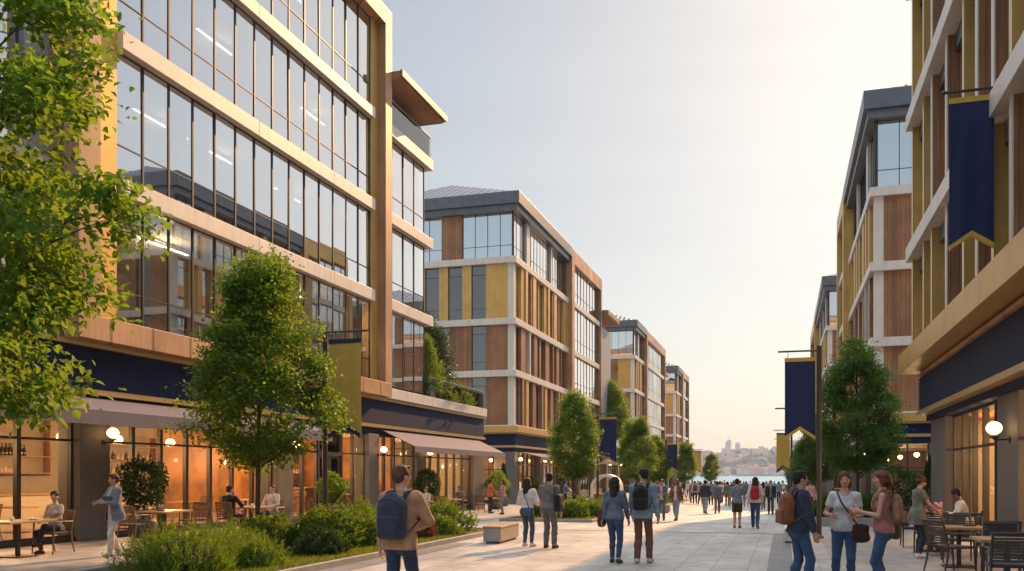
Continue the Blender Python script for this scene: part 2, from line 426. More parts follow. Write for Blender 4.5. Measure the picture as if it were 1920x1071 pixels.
JAR = flat('jar', (0.5, 0.38, 0.24), 0.35, 0, 0.2)
CL = {}
def C_(name, c):
    if name not in CL: CL[name] = cloth('cloth_' + name, c)
    return CL[name]
# ------------------------------------------------------------------ the ground, water, far shore
def struct(o): o['kind'] = 'structure'; return o
def sheet(name, mat, x0, x1, y0, y1, z):
    ys = sorted({y0, y1, *[b for b, _ in GZB if y0 < b < y1]}); b = MB(); n = len(ys)
    b.add([(x, y, gz(y) + z) for y in ys for x in (x0, x1)], [(2 * i, 2 * i + 1, 2 * i + 3, 2 * i + 2) for i in range(n - 1)])
    return struct(b.build(name, mat))
def ground(x0, x1, y0, y1, dz):
    ys = sorted({y0, y1, *[b for b, _ in GZB if y0 < b < y1]}); b = MB()
    pts = [(x0, y, gz(y) + dz) for y in ys]; b.prism([(x0, y0, -6)] + pts + [(x0, y1, -6)], (x1 - x0, 0, 0))
    return b
m_ = ground(-16.0, 12.0, -30, 172, 0); e_ = ground(-260, -16.0, -30, 260, -.004); m_.add(e_.v, e_.f); e_ = ground(12.0, 260, -30, 260, -.004); m_.add(e_.v, e_.f)
struct(m_.build('street', PAVE))
sheet('terrace_pavement', PAVEC, -17.05, -12.25, -20, 168, 0.004)
sheet('drain_strip', DARKP, -12.25, -11.35, -20, 168, 0.004)
sheet('drain_strip', DARKP, -0.29, 0.16, -20, 27.2, 0.004)
for y_ in (27.3, 34.3, 47.0, 66.0):
    sheet('cross_channel', KERBD, -16.0 if y_ > 40 else -7.0, 3.2, y_, y_ + 0.16, 0.008)
sheet('terrace_pavement', PAVEC, 0.9, 4.9, -20, 33.5, 0.004)

# water
m, nt, bs = new_mat('sea_water')
bs.inputs['Base Color'].default_value = (0.17, 0.34, 0.42, 1); bs.inputs['Roughness'].default_value = 0.7; bs.inputs['Specular IOR Level'].default_value = 0.02
rp, no, mp = noise_col(nt, (0, 0, 0), (1, 1, 1), scale=(0.25, 0.9, 1), nscale=0.35, detail=6)
bump(nt, bs, no.outputs['Fac'], 0.15, 0.4)
struct(MB().quad((-2700, -800, -3), (2700, -800, -3), (2700, 4000, -3), (-2700, 4000, -3)).build('water', m))

# the hilly far shore
m, nt, bs = new_mat('hill_ground')
rp, no, mp = noise_col(nt, (0.035, 0.055, 0.03), (0.16, 0.14, 0.10), nscale=0.012, detail=9, lo=0.42, hi=0.6)
nt.links.new(rp.outputs['Color'], bs.inputs['Base Color']); bs.inputs['Roughness'].default_value = 0.95
SHORE = 2000.0
def bump1(x, c, w, h): return h * math.exp(-((x - c) / w) ** 2)
def hill_z(x, y):
    t = max(0.0, (y - SHORE - 20) / 520.0)
    prof = 26 + bump1(x, -40, 160, 26) + bump1(x, 200, 260, 22) + bump1(x, 900, 500, 40) + bump1(x, -700, 420, 38) + 5 * math.sin(x * 0.021) + 3 * math.sin(x * 0.057 + 1)
    s = t * t * (3 - 2 * t) if t < 1 else 1.0
    return -3 + 3.5 * min(1, max(0, (y - SHORE) / 20)) + prof * s + (2.5 * math.sin(x * 0.03 + y * 0.02) * s)
nx, ny = 150, 34
xs = np.linspace(-2600, 2600, nx); ys = SHORE + np.linspace(0, 1, ny) ** 1.3 * 1600
V = np.array([(x, y, hill_z(x, y)) for y in ys for x in xs])
F = np.array([(j * nx + i, j * nx + i + 1, (j + 1) * nx + i + 1, (j + 1) * nx + i) for j in range(ny - 1) for i in range(nx - 1)])
struct(link('hills', np_mesh('hills', V, F, [m], smooth=True)))
xs = np.linspace(-2650, 2650, 90)
V = []; F = []
for i, x in enumerate(xs):
    h = 84 + 26 * math.sin(x * 0.0023 + 0.7) + 16 * math.sin(x * 0.0067)
    V += [(x, 3300, -3), (x, 3600, h), (x, 3980, -3)]
    if i: F += [(3 * i - 3, 3 * i, 3 * i + 1, 3 * i - 2), (3 * i - 2, 3 * i + 1, 3 * i + 2, 3 * i - 1)]
struct(link('hills', np_mesh('hills', np.array(V), np.array(F), [m], smooth=True)))

# houses on the far hillside: a gabled block each, too small to show parts
HW = flat('house_wall', (0.62, 0.54, 0.46), 0.8); HP = flat('house_pink', (0.55, 0.38, 0.30), 0.8); HR = flat('house_roof', (0.30, 0.12, 0.07), 0.8)
def house_mesh(w, d, h, g):
    b = MB(); b.box(-w, w, -d, d, -6, h); b.cur = 1
    b.add([(-w - .4, -d - .4, h), (w + .4, -d - .4, h), (w + .4, d + .4, h), (-w - .4, d + .4, h), (-w, 0, h + g), (w, 0, h + g)], [(0, 1, 5, 4), (2, 3, 4, 5), (0, 4, 3), (1, 2, 5), (0, 3, 2, 1)])
    return b
rnd = random.Random(3)
protos = []
TOWER = flat('tower_cladding', (0.5, 0.52, 0.56), 0.4)
for k, (w, d, h, g, mm) in enumerate([(6, 5, 8, 3, HW), (9, 6, 11, 3, HP), (5, 5, 14, 2, HW), (12, 6, 7, 3, HW), (7, 6, 20, 1, HP)]):
    o = house_mesh(w, d, h, g).build('hillside_house', [mm, HR])
    tag(o, 'tiny pale house with a red roof on the hazy hillside across the water', 'house', 'houses on the far hillside')
    protos.append(o)
n_ = 0
while n_ < 290:
    y = SHORE + 20 + (rnd.random() ** 1.9) * 500
    x = rnd.uniform(-420, 190) + (y - SHORE) * 0.0
    t = (y - SHORE) / 520
    if 0.22 < t < 0.55 and -160 < x < 160 and rnd.random() < 0.85: continue
    o = protos[n_] if n_ < 5 else protos[rnd.randrange(4 if rnd.random() < .8 else 5)].copy()
    if n_ >= 5: COL.objects.link(o)
    o.location = (x, y, hill_z(x, y)); o.rotation_euler = (0, 0, rnd.uniform(-.5, .5)); s_ = rnd.uniform(.8, 1.3); o.scale = (s_, s_, s_)
    n_ += 1
for (x, y, h, w, lab) in ((-173, 3000, 113, 8.5, 'tall slim glass tower with a slanted top and mast on the far skyline'), (-143, 3000, 101, 7.5, 'shorter flat-topped twin-slab tower on the far skyline')):
    t_ = thing('skyscraper', lab, 'tower', (x, y, 0))
    b = MB()
    if w == 8.5:
        b.prism([(x - w, y - 12, 0), (x + w, y - 12, 0), (x + w, y - 12, h), (x + w * .1, y - 12, h - 2), (x - w, y - 12, h - 9)], (0, 24, 0))
        b.build('shaft', TOWER, t_); MB().tube([(x, y, h - 6), (x, y, h + 14)], .7, 6).build('mast', GREYM, t_)
    else:
        b.box(x - w, x - 1, y - 12, y + 12, 0, h); b.box(x + 1, x + w, y - 12, y + 12, 0, h - 2); b.box(x - 1, x + 1, y - 8, y + 8, 0, h - 4)
        b.build('shaft', TOWER, t_); MB().box(x - 5, x + 5, y - 6, y + 6, h, h + 3).build('roof', GREYM, t_)
for (x, h, lab) in ((-2, 46, 'pale tall apartment block halfway up the far hillside'), (13, 40, 'lower apartment block joined beside the pale tall one across the water')):
    y = SHORE + 250; z = hill_z(x, y) - 3
    t_ = thing('apartment_block', lab, 'building', (x, y, z))
    MB().box(x - 7, x + 7, y, y + 14, z - 8, z + h).build('wall', HW, t_); MB().box(x - 4, x + 4, y + 3, y + 10, z + h, z + h + 4).build('roof', HP, t_)
# far woods: dark tufts, one mass
V = []; F = []
for _ in range(950):
    t = rnd.random(); x = rnd.uniform(-450, 220); y = SHORE + (110 + 190 * rnd.random() if rnd.random() < .55 else 40 + 520 * t)
    z = hill_z(x, y); r_ = rnd.uniform(4, 9); h = rnd.uniform(7, 15); n0 = len(V)
    V += [(x - r_, y, z), (x, y - r_, z), (x + r_, y, z), (x, y + r_, z), (x + rnd.uniform(-2, 2), y, z + h)]
    V += [(x - r_ * .8, y, z + h * .55), (x, y - r_ * .8, z + h * .5), (x + r_ * .8, y, z + h * .6), (x, y + r_ * .8, z + h * .5)]
    F += [(n0 + a, n0 + b, n0 + c) for a, b, c in ((0, 1, 6), (0, 6, 5), (1, 2, 7), (1, 7, 6), (2, 3, 8), (2, 8, 7), (3, 0, 5), (3, 5, 8), (5, 6, 4), (6, 7, 4), (7, 8, 4), (8, 5, 4))]
WOODS = flat('far_wood', (0.03, 0.05, 0.03), 0.95)
tag(link('far_wood', np_mesh('far_wood', np.array(V), np.array(F), [WOODS], smooth=True)), 'dark woodland covering the hillside across the water', 'woods', kind='stuff')
# ------------------------------------------------------------------ buildings
WCACHE = {}
ROT = {'s': 0.0, 'e': math.pi / 2, 'w': -math.pi / 2, 'n': math.pi}
def window(root, face, along, plane, z0, w, h, cols=1, trans=(0.27,), glassm=None, name='window', bar=0.032, depth=0.06):
    """a framed window; centre at `along` on the wall plane; face: the side it looks to"""
    glassm = glassm or GL_UP
    key = (round(w, 3), round(h, 3), cols, trans, glassm.name, bar, depth)
    if key not in WCACHE:
        b = MB(); hw = w / 2
        b.box(-hw, -hw + bar, -depth / 2, depth / 2, 0, h); b.box(hw - bar, hw, -depth / 2, depth / 2, 0, h)
        b.box(-hw + bar, hw - bar, -depth / 2, depth / 2, 0, bar); b.box(-hw + bar, hw - bar, -depth / 2, depth / 2, h - bar, h)
        for k in range(1, cols):
            x = -hw + w * k / cols
            b.box(x - bar * .6, x + bar * .6, -depth / 2 + .004, depth / 2 - .004, bar, h - bar)
        for t in trans:
            for k in range(cols):
                xa = -hw + (w * k / cols) + (bar if k == 0 else bar * .6); xb = -hw + w * (k + 1) / cols - (bar if k == cols - 1 else bar * .6)
                b.box(xa, xb, -depth / 2 + .008, depth / 2 - .008, h * t - bar * .5, h * t + bar * .5)
        fo = b.build(name, BRONZE)
        p = MB().quad((-hw + bar * .5, 0, bar * .5), (hw - bar * .5, 0, bar * .5), (hw - bar * .5, 0, h - bar * .5), (-hw + bar * .5, 0, h - bar * .5))
        po = p.build('pane', glassm)
        WCACHE[key] = (fo.data, po.data); first = (fo, po)
    else:
        first = (link(name, WCACHE[key][0]), link('pane', WCACHE[key][1]))
    fo, po = first
    ox, oy, oz = root.location
    fo.location = (along - ox, plane - oy, z0 - oz) if face in 'sn' else (plane - ox, along - oy, z0 - oz)
    fo.rotation_euler = (0, 0, ROT[face]); fo.parent = root; po.parent = fo
    # tiny random tilt of the pane: real panes never line up as one mirror
    po.rotation_euler = (random.uniform(-.004, .004), 0, random.uniform(-.004, .004))
    return fo

def strip_light(x, y, z, ln, label, group='strip lights in the offices', along='y'):
    t = thing('ceiling_light', label, 'ceiling light', (x, y, z), 0, group)
    b = MB().box(-.05, .05, -ln / 2, ln / 2, -.03, 0) if along == 'y' else MB().box(-ln / 2, ln / 2, -.05, .05, -.03, 0)
    b.build('diffuser', STRIP, t, rel=False)
    c = MB().box(-.07, .07, -ln / 2 - .02, ln / 2 + .02, 0, .05) if along == 'y' else MB().box(-ln / 2 - .02, ln / 2 + .02, -.07, .07, 0, .05)
    c.build('housing', GREYM, t, rel=False)
    l = bpy.data.lights.new('lamp_light', 'POINT'); l.energy = 110 if z < 10 else 45; l.color = (1, .76, .5); l.shadow_soft_size = .3
    lo = bpy.data.objects.new('lamp_light', l); lo.parent = t; lo.location = (0, 0, -.35); COL.objects.link(lo)
    return t

# ---------- the big glazed building on the left
b1 = thing('office_building', 'large glass-fronted office block in a wooden frame, nearest on the left', 'building', (-17, 10, 0), 0, 'buildings along the left side')
def P1(name, mat, *boxes, bevel=0.0):
    b = MB()
    for q in boxes: b.box(*q)
    return b.build(name, mat, b1, bevel=bevel)
FZ = [(5.65, 9.02), (9.50, 12.87), (13.35, 16.77), (17.22, 21.1)]
P1('frame', WOODL, (-17.3, -16.4, 17.95, 18.7, 5.65, 21.1), bevel=.01)
P1('frame', WOODL, (-17.3, -16.4, 35.6, 36.25, 5.65, 21.1), bevel=.01)
P1('frame', WOODL, (-17.3, -16.4, 17.95, 36.25, 21.1, 21.85), bevel=.01)
P1('frame', WOODL, (-17.3, -16.4, 17.95, 36.25, 5.05, 5.65), bevel=.01)
P1('gold_panel', GOLD, (-17.2, -16.78, 18.7, 19.7, 5.65, 21.1)); P1('gold_panel', GOLD, (-17.2, -16.78, 34.95, 35.6, 5.65, 21.1))
for za, zb in ((9.02, 9.50), (12.87, 13.35), (16.77, 17.22)):
    P1('floor_band', WHITE, (-17.1, -16.58, 19.7, 26.1, za, zb), (-17.1, -16.58, 26.115, 31.3, za, zb), (-17.1, -16.58, 31.315, 34.95, za, zb), bevel=.008)
    P1('floor_band', WHITE, (-17.2, -16.7, 36.25, 41.85, za, zb + (.06 if za > 16 else 0)), (-23, -17.2, 41.4, 41.85, za, zb), bevel=.008)
nb = 14; bw = (34.95 - 19.7) / nb
for za, zb in FZ:
    for k in range(nb):
        window(b1, 'e', 19.7 + bw * (k + .5), -16.86, za, bw, zb - za, 1, (.27,), GL_LOW if za < 6 else GL_UP)
for za, zb, ks in ((5.65, 9.02, (8, 9)), (9.5, 12.87, (2, 3, 11)), (13.35, 16.77, (5, 6, 12)), (17.22, 21.1, (9, 10))):
    for k in ks: P1('blind', CREAM, (-17.02, -17.0, 19.7 + bw * k + .08, 19.7 + bw * (k + 1) - .08, za + (.9 if k % 2 else 1.9), zb - .03))
for za, zb in FZ[:3]:
    for k in range(4):
        window(b1, 'e', 36.27 + 1.28 * (k + .5), -17.02, za, 1.28, zb - za)
    window(b1, 'n', -20.1, 41.42, za, 5.6, zb - za, 4)
# the older bay to the left of the wooden frame, half hidden by the tree
P1('side_wall', GREYM, (-17.9, -17.3, 2.0, 17.95, 20.6, 21.8), (-17.9, -17.3, 17.2, 17.95, 5.05, 20.6), (-17.9, -17.3, 2.0, 17.2, 9.0, 9.5), (-17.9, -17.3, 2, 17.2, 12.9, 13.35), (-17.9, -17.3, 2, 17.2, 16.8, 17.2), (-17.9, -17.3, 2, 17.2, 5.05, 5.6))
for za, zb in [(5.6, 9.0), (9.5, 12.9), (13.35, 16.8), (17.2, 20.6)]:
    for k in range(3): window(b1, 'e', 17.2 - 2.1 * (k + .5), -17.5, za, 2.1, zb - za, 2)
# slabs, back walls
P1('floor_slab', CREAM, (-23.5, -17.15, 2, 36.2, 9.1, 9.42), (-23.5, -17.15, 2, 36.2, 12.95, 13.27), (-23.5, -17.15, 2, 36.2, 16.85, 17.15), (-23.5, -17.2, 36.2, 41.4, 9.1, 9.42), (-23.5, -17.2, 36.2, 41.4, 12.95, 13.27))
P1('roof_slab', GREYM, (-27, -17.3, 2, 36.2, 21.1, 21.6), (-27, -17.2, 36.2, 41.4, 16.8, 17.24))
P1('back_wall', CREAM, (-23.8, -23.5, 2, 41.4, 5.4, 16.8), (-23.8, -23.5, 2, 36.2, 16.8, 21.1))
P1('partition', BEIGE, (-23.5, -18.2, 28.2, 28.3, 5.5, 9.1), (-23.5, -18.2, 31.0, 31.1, 9.42, 12.95), (-23.5, -18.0, 36.15, 36.25, 5.5, 16.8))
P1('side_wall', GREYM, (-23.5, -17.3, 36.2, 36.26, 16.8, 21.4))
# roof terrace, canopy
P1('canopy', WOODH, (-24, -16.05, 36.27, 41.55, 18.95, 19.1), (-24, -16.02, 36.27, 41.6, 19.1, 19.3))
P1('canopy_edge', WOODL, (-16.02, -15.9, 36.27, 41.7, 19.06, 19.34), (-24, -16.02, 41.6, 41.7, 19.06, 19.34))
b = MB()
for k in range(9): b.box(-23, -18.2, 36.6 + k * .28, 36.72 + k * .28, 18.82, 18.95)
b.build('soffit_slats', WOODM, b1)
P1('balustrade', GL_BAL, (-16.78, -16.765, 36.3, 41.7, 17.3, 18.35), (-22, -16.78, 41.7, 41.715, 17.3, 18.35))
P1('handrail', GREYM, (-16.80, -16.745, 36.3, 41.73, 18.35, 18.39), (-22, -16.8, 41.68, 41.73, 18.35, 18.39))
for yy_ in (37.0, 39.2, 41.2): P1('post', BRONZE, (-17.5, -17.42, yy_, yy_ + .08, 17.24, 18.95))
P1('terrace_glazing', GL_SO, (-20.6, -20.58, 36.3, 41.0, 17.24, 18.95))
# podium
P1('podium_edge', WHITE, (-24, -16.72, 36.25, 50.4, 5.06, 5.52), bevel=.008)
P1('balustrade', GL_BAL, (-16.86, -16.845, 41.6, 50.1, 5.52, 6.5), (-23, -16.86, 50.1, 50.115, 5.52, 6.5))
P1('handrail', GREYM, (-16.885, -16.83, 41.6, 50.13, 6.5, 6.54), (-23, -16.885, 50.08, 50.13, 6.5, 6.54))
P1('sign_band', NAVY, (-17.5, -16.92, 2, 50.4, 3.86, 4.92), (-24, -17.5, 50.1, 50.4, 3.86, 4.92), (-17.5, -17.0, 2, 50.3, 3.42, 3.72))
P1('gold_trim', GOLDT, (-17.5, -16.8, 2, 50.46, 4.92, 5.04), (-24, -17.5, 50.1, 50.46, 4.92, 5.04)); P1('gold_trim', GOLDT, (-17.5, -16.84, 2, 50.46, 3.72, 3.86), (-24, -17.5, 50.1, 50.46, 3.72, 3.86))
P1('ceiling', BEIGE, (-24, -17.5, 2, 50.1, 3.5, 3.75))
P1('back_wall', BEIGE, (-24.3, -24, 2, 30.2, 0, 3.5)); P1('back_wall', ORANGE, (-24.3, -24, 30.2, 41.0, 0, 3.5)); P1('back_wall', WOODM, (-24.3, -24, 41.0, 50.1, 0, 3.5))
P1('back_wall', CREAM, (-24, -17.5, 50.1, 50.35, 0, 3.5))
P1('partition', ORANGE, (-24, -18.6, 40.9, 41.1, 0.03, 3.5))
P1('shop_floor', FLOORW, (-24, -17.05, 2, 50.1, -.1, 0.022))
cols1 = [(9.2, 10.2), (18.5, 19.55), (27.7, 28.75), (34.9, 35.9), (40.2, 41.3), (48.3, 50.3)]
for ya, yb in cols1: P1('column', STONE, (-17.55, -16.86, ya, yb, -.6, 3.42), bevel=.012)
prev = None
SHOPW = []
edges = [2.0] + [e for c in cols1 for e in c]
bays = [(10.2, 18.5, 5), (19.55, 27.7, 7), (28.75, 30.9, 2), (32.9, 34.9, 2), (35.9, 40.2, 4), (41.3, 48.3, 6)]
for ya, yb, n in bays:
    w = (yb - ya) / n
    for k in range(n):
        window(b1, 'e', ya + w * (k + .5), -17.15, 0.12, w, 3.3, 1, (0.735,), GL_SHOP, 'shop_window', 0.06, .12)
P1('threshold', BRONZE, (-17.3, -17.02, 2, 50.1, -.6, .12))
# double door with its transom light
d0 = MB().box(-17.25, -17.05, 30.9, 31.0, .12, 3.42).box(-17.25, -17.05, 32.8, 32.9, .12, 3.42).box(-17.25, -17.05, 31.0, 32.8, 2.45, 2.56).box(-17.25, -17.05, 31.0, 32.8, 3.3, 3.42).build('door_frame', BRONZE, b1)
MB().box(-17.16, -17.15, 31.0, 32.8, 2.56, 3.3).build('pane', GL_SHOP, d0, rel=False).location = (17, -10, 0)
for ya in (31.02, 31.91):
    yb = ya + .87
    dd = MB().box(-17.2, -17.1, ya, ya + .09, .12, 2.44).box(-17.2, -17.1, yb - .09, yb, .12, 2.44).box(-17.2, -17.1, ya + .09, yb - .09, .12, .35).box(-17.2, -17.1, ya + .09, yb - .09, 2.34, 2.44).build('door', BRONZE, b1)
    p = MB().box(-17.155, -17.145, ya + .08, yb - .08, .34, 2.35).build('pane', GL_SHOP, dd, rel=False); p.location = (17, -10, 0)
    hy = yb - .14 if ya < 31.5 else ya + .14
    p = MB().tube([(-17.06, hy, .9), (-17.06, hy, 1.5)], .015, 8).build('handle', GOLDT, dd, rel=False); p.location = (17, -10, 0)
# sloping awnings with a straight valance
def awning(root, xw, xf, zw, zf, zv, ya, yb):
    d = 1 if xf > xw else -1
    o = MB().prism([(xw, ya, zw), (xf, ya, zf), (xf, ya, zf - .03), (xw, ya, zw - .03)], (0, yb - ya, 0)).build('awning', AWN, root)
    ox, oy, oz = root.location
    v = MB().box(xf, xf + d * .02, ya, yb, zv, zf).build('valance', AWN, o, rel=False); v.location = (-ox, -oy, -oz)
    b = MB()
    for k in range(4):
        y = ya + .4 + (yb - ya - .8) * k / 3
        b.tube([(xw, y, zv + .15), (xf - d * .06, y, zf - .07)], .018, 6)
    b = b.build('arm', BRONZE, o, rel=False); b.location = (-ox, -oy, -oz)
awning(b1, -16.98, -15.4, 3.66, 3.2, 2.86, 4.0, 28.9)
awning(b1, -16.98, -15.4, 3.66, 2.92, 2.66, 36.4, 49.5)
for (x, y, z, ln, lb) in [(-18.9, 24.2, 8.95, 2.6, 'strip light on the first office floor, near its left end'), (-18.9, 31.8, 8.95, 2.4, 'strip light on the first office floor, behind the street tree'),
        (-18.9, 24.2, 12.8, 2.6, 'strip light on the second office floor, near its left end'), (-18.9, 31.8, 12.8, 2.0, 'strip light on the second office floor, right of the middle'),
        (-18.9, 36.4 - 2.6, 16.7, 2.0, 'strip light on the third office floor, towards its right end'), (-18.9, 27.2, 16.7, 2.4, 'strip light on the third office floor, left of the middle'),
        (-18.9, 31.8, 21.0, 2.4, 'strip light on the top office floor, right of its middle'), (-18.9, 26.5, 21.0, 2.4, 'strip light on the top office floor, left of its middle'),
        (-18.9, 27.2, 12.8, 1.6, 'strip light on the second office floor, left of the middle')]:
    strip_light(x, y, z, ln, lb)

# ---------- blocks further down the street: main block of coloured panels, then a glazed bay in a frame
def panels(root, face, plane, a0, z0, z1, spec, inward, sgn=1):
    """spec: list of (kind, width, extra) from a0 onward in direction sgn"""
    a = a0
    for kind, w, *ex in spec:
        b = a + sgn * w
        lo, hi = min(a, b), max(a, b)
        pr = ex[0] if ex else 0.0
        if kind == 'G':
            window(root, face, (lo + hi) / 2, plane + inward * .16, z0, w, z1 - z0, max(1, round(w / 1.05)), (.2, .82), GL_SO if face == 's' else GL_UP)
        elif kind == 'L':
            window(root, face, (lo + hi) / 2, plane + inward * .16, z0, w, z1 - z0, max(1, round(w / .95)))
        else:
            mat = {'g': GOLD, 'w': WOODM, 'p': WHITE, 'l': WOODL}[kind]
            nm = {'g': 'gold_panel', 'w': 'wood_panel', 'p': 'pale_panel', 'l': 'wood_panel'}[kind]
            m = MB()
            n = 2 if w > 1.7 else 1
            for k in range(n):
                la = lo + (hi - lo) * k / n + (.006 if k else 0); lb = lo + (hi - lo) * (k + 1) / n
                if face == 's': m.box(la, lb, plane - pr, plane + .45, z0, z1)
                else: m.box(plane - inward * pr, plane + inward * .45, la, lb, z0, z1)
            m.build(nm, mat, root)
        a = b

def block(side, X, y0, yp, y2, label, group, zb=(5.2, 9.1, 12.85, 17.1), zr=20.4, zt=21.7, south_w=14.0, frame_mat=None, podium=0.0, ledge=True, alt=0, shop=True):
    out = -side                                  # towards the street
    root = thing('office_building', label, 'building', (X, y0, 0), 0, group)
    def PB(name, mat, *boxes, bevel=0.0):
        b = MB()
        for q in boxes: b.box(*q)
        return b.build(name, mat, root, bevel=bevel)
    fx = lambda o: X + out * o
    xb = X - out * south_w
    bt = .46
    face = 'e' if side < 0 else 'w'
    inn = -out
    # bands
    for z in zb:
        PB('floor_band', GREYM if z > 100 else WHITE, (fx(.22), fx(-.5), y0 - .22, yp, z - bt, z), (fx(-.5), xb, y0 - .22, y0 + .5, z - bt, z), bevel=.01)
    # panels by floor, south side then street side
    zz = [(zb[0], zb[1] - bt), (zb[1], zb[2] - bt), (zb[2], zb[3] - bt), (zb[3], zr)]
    S = [[('w', 2.1), ('G', 1.1), ('w', 1.6), ('G', 2.1), ('w', 1.8), ('G', 1.1), ('w', 2.0)],
         [('w', 2.1), ('G', 1.1), ('w', 1.7), ('G', 1.1), ('w', 1.7), ('G', 1.1), ('w', 3.0)],
         [('g', 2.1), ('G', 1.1), ('g', .7), ('G', 1.1), ('g', .7), ('G', 1.1), ('g', 2.4), ('G', 1.1), ('g', 1.2)],
         [('L', 3.9), ('w', 1.6), ('L', 3.0), ('w', 1.5), ('L', 2.0)]]
    if alt: S[2] = [('w', 1.9), ('G', 1.2), ('w', 1.9), ('G', 2.1), ('w', 3.0), ('G', 1.1)]; S[3] = [('L', 3.4), ('w', 1.6), ('L', 3.0), ('w', 1.5)]
    sg = -out
    for fl, (za, zc) in enumerate(zz):
        co = .12 if fl == 3 else .456
        panels(root, 's', y0, X + sg * co, za, zc, [(k, w - (co if i == 0 else 0)) for i, (k, w) in enumerate(S[fl])], 1, sg)
        if fl == 3: PB('corner_post', BRONZE, (X, X + sg * .12, y0, y0 + .12, za, zc))
    ln = yp - y0
    E = [[('p', .45), ('G', 1.15), ('l', .35, .2), ('w', .9), ('g', .7, .12), ('G', 1.15), ('w', .8, .1)],
         [('p', .45), ('G', 1.15), ('w', 1.2, .08), ('L', .9), ('p', .3, .15), ('G', 1.15), ('w', .9, .1), ('G', 1.0)],
         [('p', .45), ('G', 1.15), ('g', .9, .1), ('g', .5, .2), ('G', 1.15), ('w', .5, .1), ('g', .9, .15), ('G', 1.0)],
         [('L', 3.2), ('p', .9, .05), ('L', 6.4), ('p', .5, .05), ('L', 4.3)]]
    for fl, (za, zc) in enumerate(zz):
        spec = []; a = 0; i = 0; pat = E[fl]
        while a < ln - .05:
            k, w, *ex = pat[i % len(pat)]
            if i >= len(pat) and k == 'p' and fl < 3: k = 'w'
            w = min(w, ln - a)
            if k in 'GL' and w < .5: k = 'w'
            spec.append((k, w, *ex)); a += w; i += 1
        if fl == 3: spec[0] = (spec[0][0], spec[0][1] - .12)
        panels(root, face, X, y0 + (.12 if fl == 3 else 0), za, zc, spec, inn, 1)
    # roof edge and hipped metal roof
    PB('roof_edge', ROOF if side > 0 or True else WHITE, (fx(.55), xb, y0 - .55, yp + .0, zr + .45, zt), bevel=.015)
    PB('roof_edge', ROOF, (fx(.35), xb, y0 - .35, yp, zr, zr + .45), bevel=.015)
    xm = (X + xb) / 2; hr = 3.0
    b = MB(); A = [(fx(.3), y0 - .3, zt), (xb, y0 - .3, zt), (xb, yp, zt), (fx(.3), yp, zt)]; m1 = (xm, y0 + 6.0, zt + hr); m2 = (xm, yp - 3, zt + hr)
    if side > 0: A = [A[1], A[0], A[3], A[2]]
    b.add(A + [m1, m2], [(1, 0, 4), (2, 1, 4, 5), (3, 2, 5), (0, 3, 5, 4)])
    n = 22
    for k in range(1, n):                        # standing seams on the slope that faces the viewer
        t = k / n; p = np.array(A[1]) * (1 - t) + np.array(A[0]) * t
        q = np.array(m1); rr = min(1.0, 2 * min(t, 1 - t)) if abs(t - .5) > 1e-6 else 1
        e = p + (np.array([p[0], m1[1], m1[2]]) - p) * rr
        b.tube([p + (0, 0, .03), e + (0, 0, .03)], .03, 4)
    b.build('roof', ROOF, root)
    # framed glazed bay
    fr = frame_mat or WOODL
    o1 = .55
    PB('frame', fr, (fx(o1), fx(-.6), yp, yp + 1.0, zb[0] - .4, zt - .1), bevel=.012)
    PB('frame', fr, (fx(o1), fx(-.6), y2 - .55, y2, zb[0] - .4, zt - .1), bevel=.012)
    PB('frame', fr, (fx(o1), fx(-.6), yp + 1.0, y2 - .55, zr, zt - .1), bevel=.012)
    PB('frame', fr, (fx(o1), fx(-.6), yp + 1.0, y2 - .55, zb[0] - .4, zb[0] + .1), bevel=.012)
    for z in zb[1:]: PB('floor_band', WHITE, (fx(.42), fx(-.4), yp + 1.0, y2 - .55, z - bt, z), bevel=.01)
    nw = max(3, round((y2 - yp - 1.55) / 1.35)); w = (y2 - yp - 1.55) / nw
    for fl, (za, zc) in enumerate(zz):
        z0 = za + (.1 if fl == 0 else 0)
        for k in range(nw): window(root, face, yp + 1 + w * (k + .5), fx(.2), z0, w, zc - z0)
    # body behind the glass
    PB('floor_slab', CREAM, *[(fx(-.7), xb, y0 + .6, y2 - .6, z - .38, z - .06) for z in zb])
    PB('back_wall', BEIGE, (fx(-5), fx(-5.3), y0 + .6, y2 - .6, zb[0], zt - .2), (fx(-.7), xb, y2 - .5, y2 - .1, zb[0], zt - .2), (xb, xb - out * .2, y0, y2, 0, zt - .3), (fx(-5), xb, y0 + 5, y0 + 5.2, zb[0], zt - .3))
    PB('roof_slab', ROOF, (fx(.4), xb, yp, y2, zr + .5, zt - .2))
    # base: shop front
    ye = y2 + podium
    if ledge: PB('gold_ledge', GOLD, (fx(.45), fx(-.3), y0 - .4, yp, zb[0] - .06 - bt, zb[0] - bt + .35), (fx(-.3), xb, y0 - .4, y0, zb[0] - .06 - bt, zb[0] - bt + .35))
    PB('sign_band', NAVY, (fx(.1), fx(-.5), y0, ye, 3.75, zb[0] - bt - .16), (fx(-.5), xb, y0 - .06, y0 + .3, 3.75, zb[0] - bt - .16))
    PB('gold_trim', GOLDT, (fx(.2), fx(-.5), y0 - .1, ye + .05, zb[0] - bt - .16, zb[0] - bt - .065), (fx(-.5), xb, y0 - .1, y0 + .3, zb[0] - bt - .16, zb[0] - bt - .065))
    PB('gold_trim', GOLDT, (fx(.18), fx(-.5), y0 - .1, ye + .05, 3.6, 3.75), (fx(-.5), xb, y0 - .1, y0 + .3, 3.6, 3.75))
    PB('lintel', NAVY, (fx(0), fx(-.5), y0, ye, 3.3, 3.6), (fx(-.5), xb, y0, y0 + .3, 3.3, 3.6))
    PB('south_wall', STONE, (fx(-2.6), xb, y0 + .02, y0 + .3, -1, 3.3))
    n = max(2, round((ye - y0) / 7.2)); step = (ye - y0 - 1.0) / n
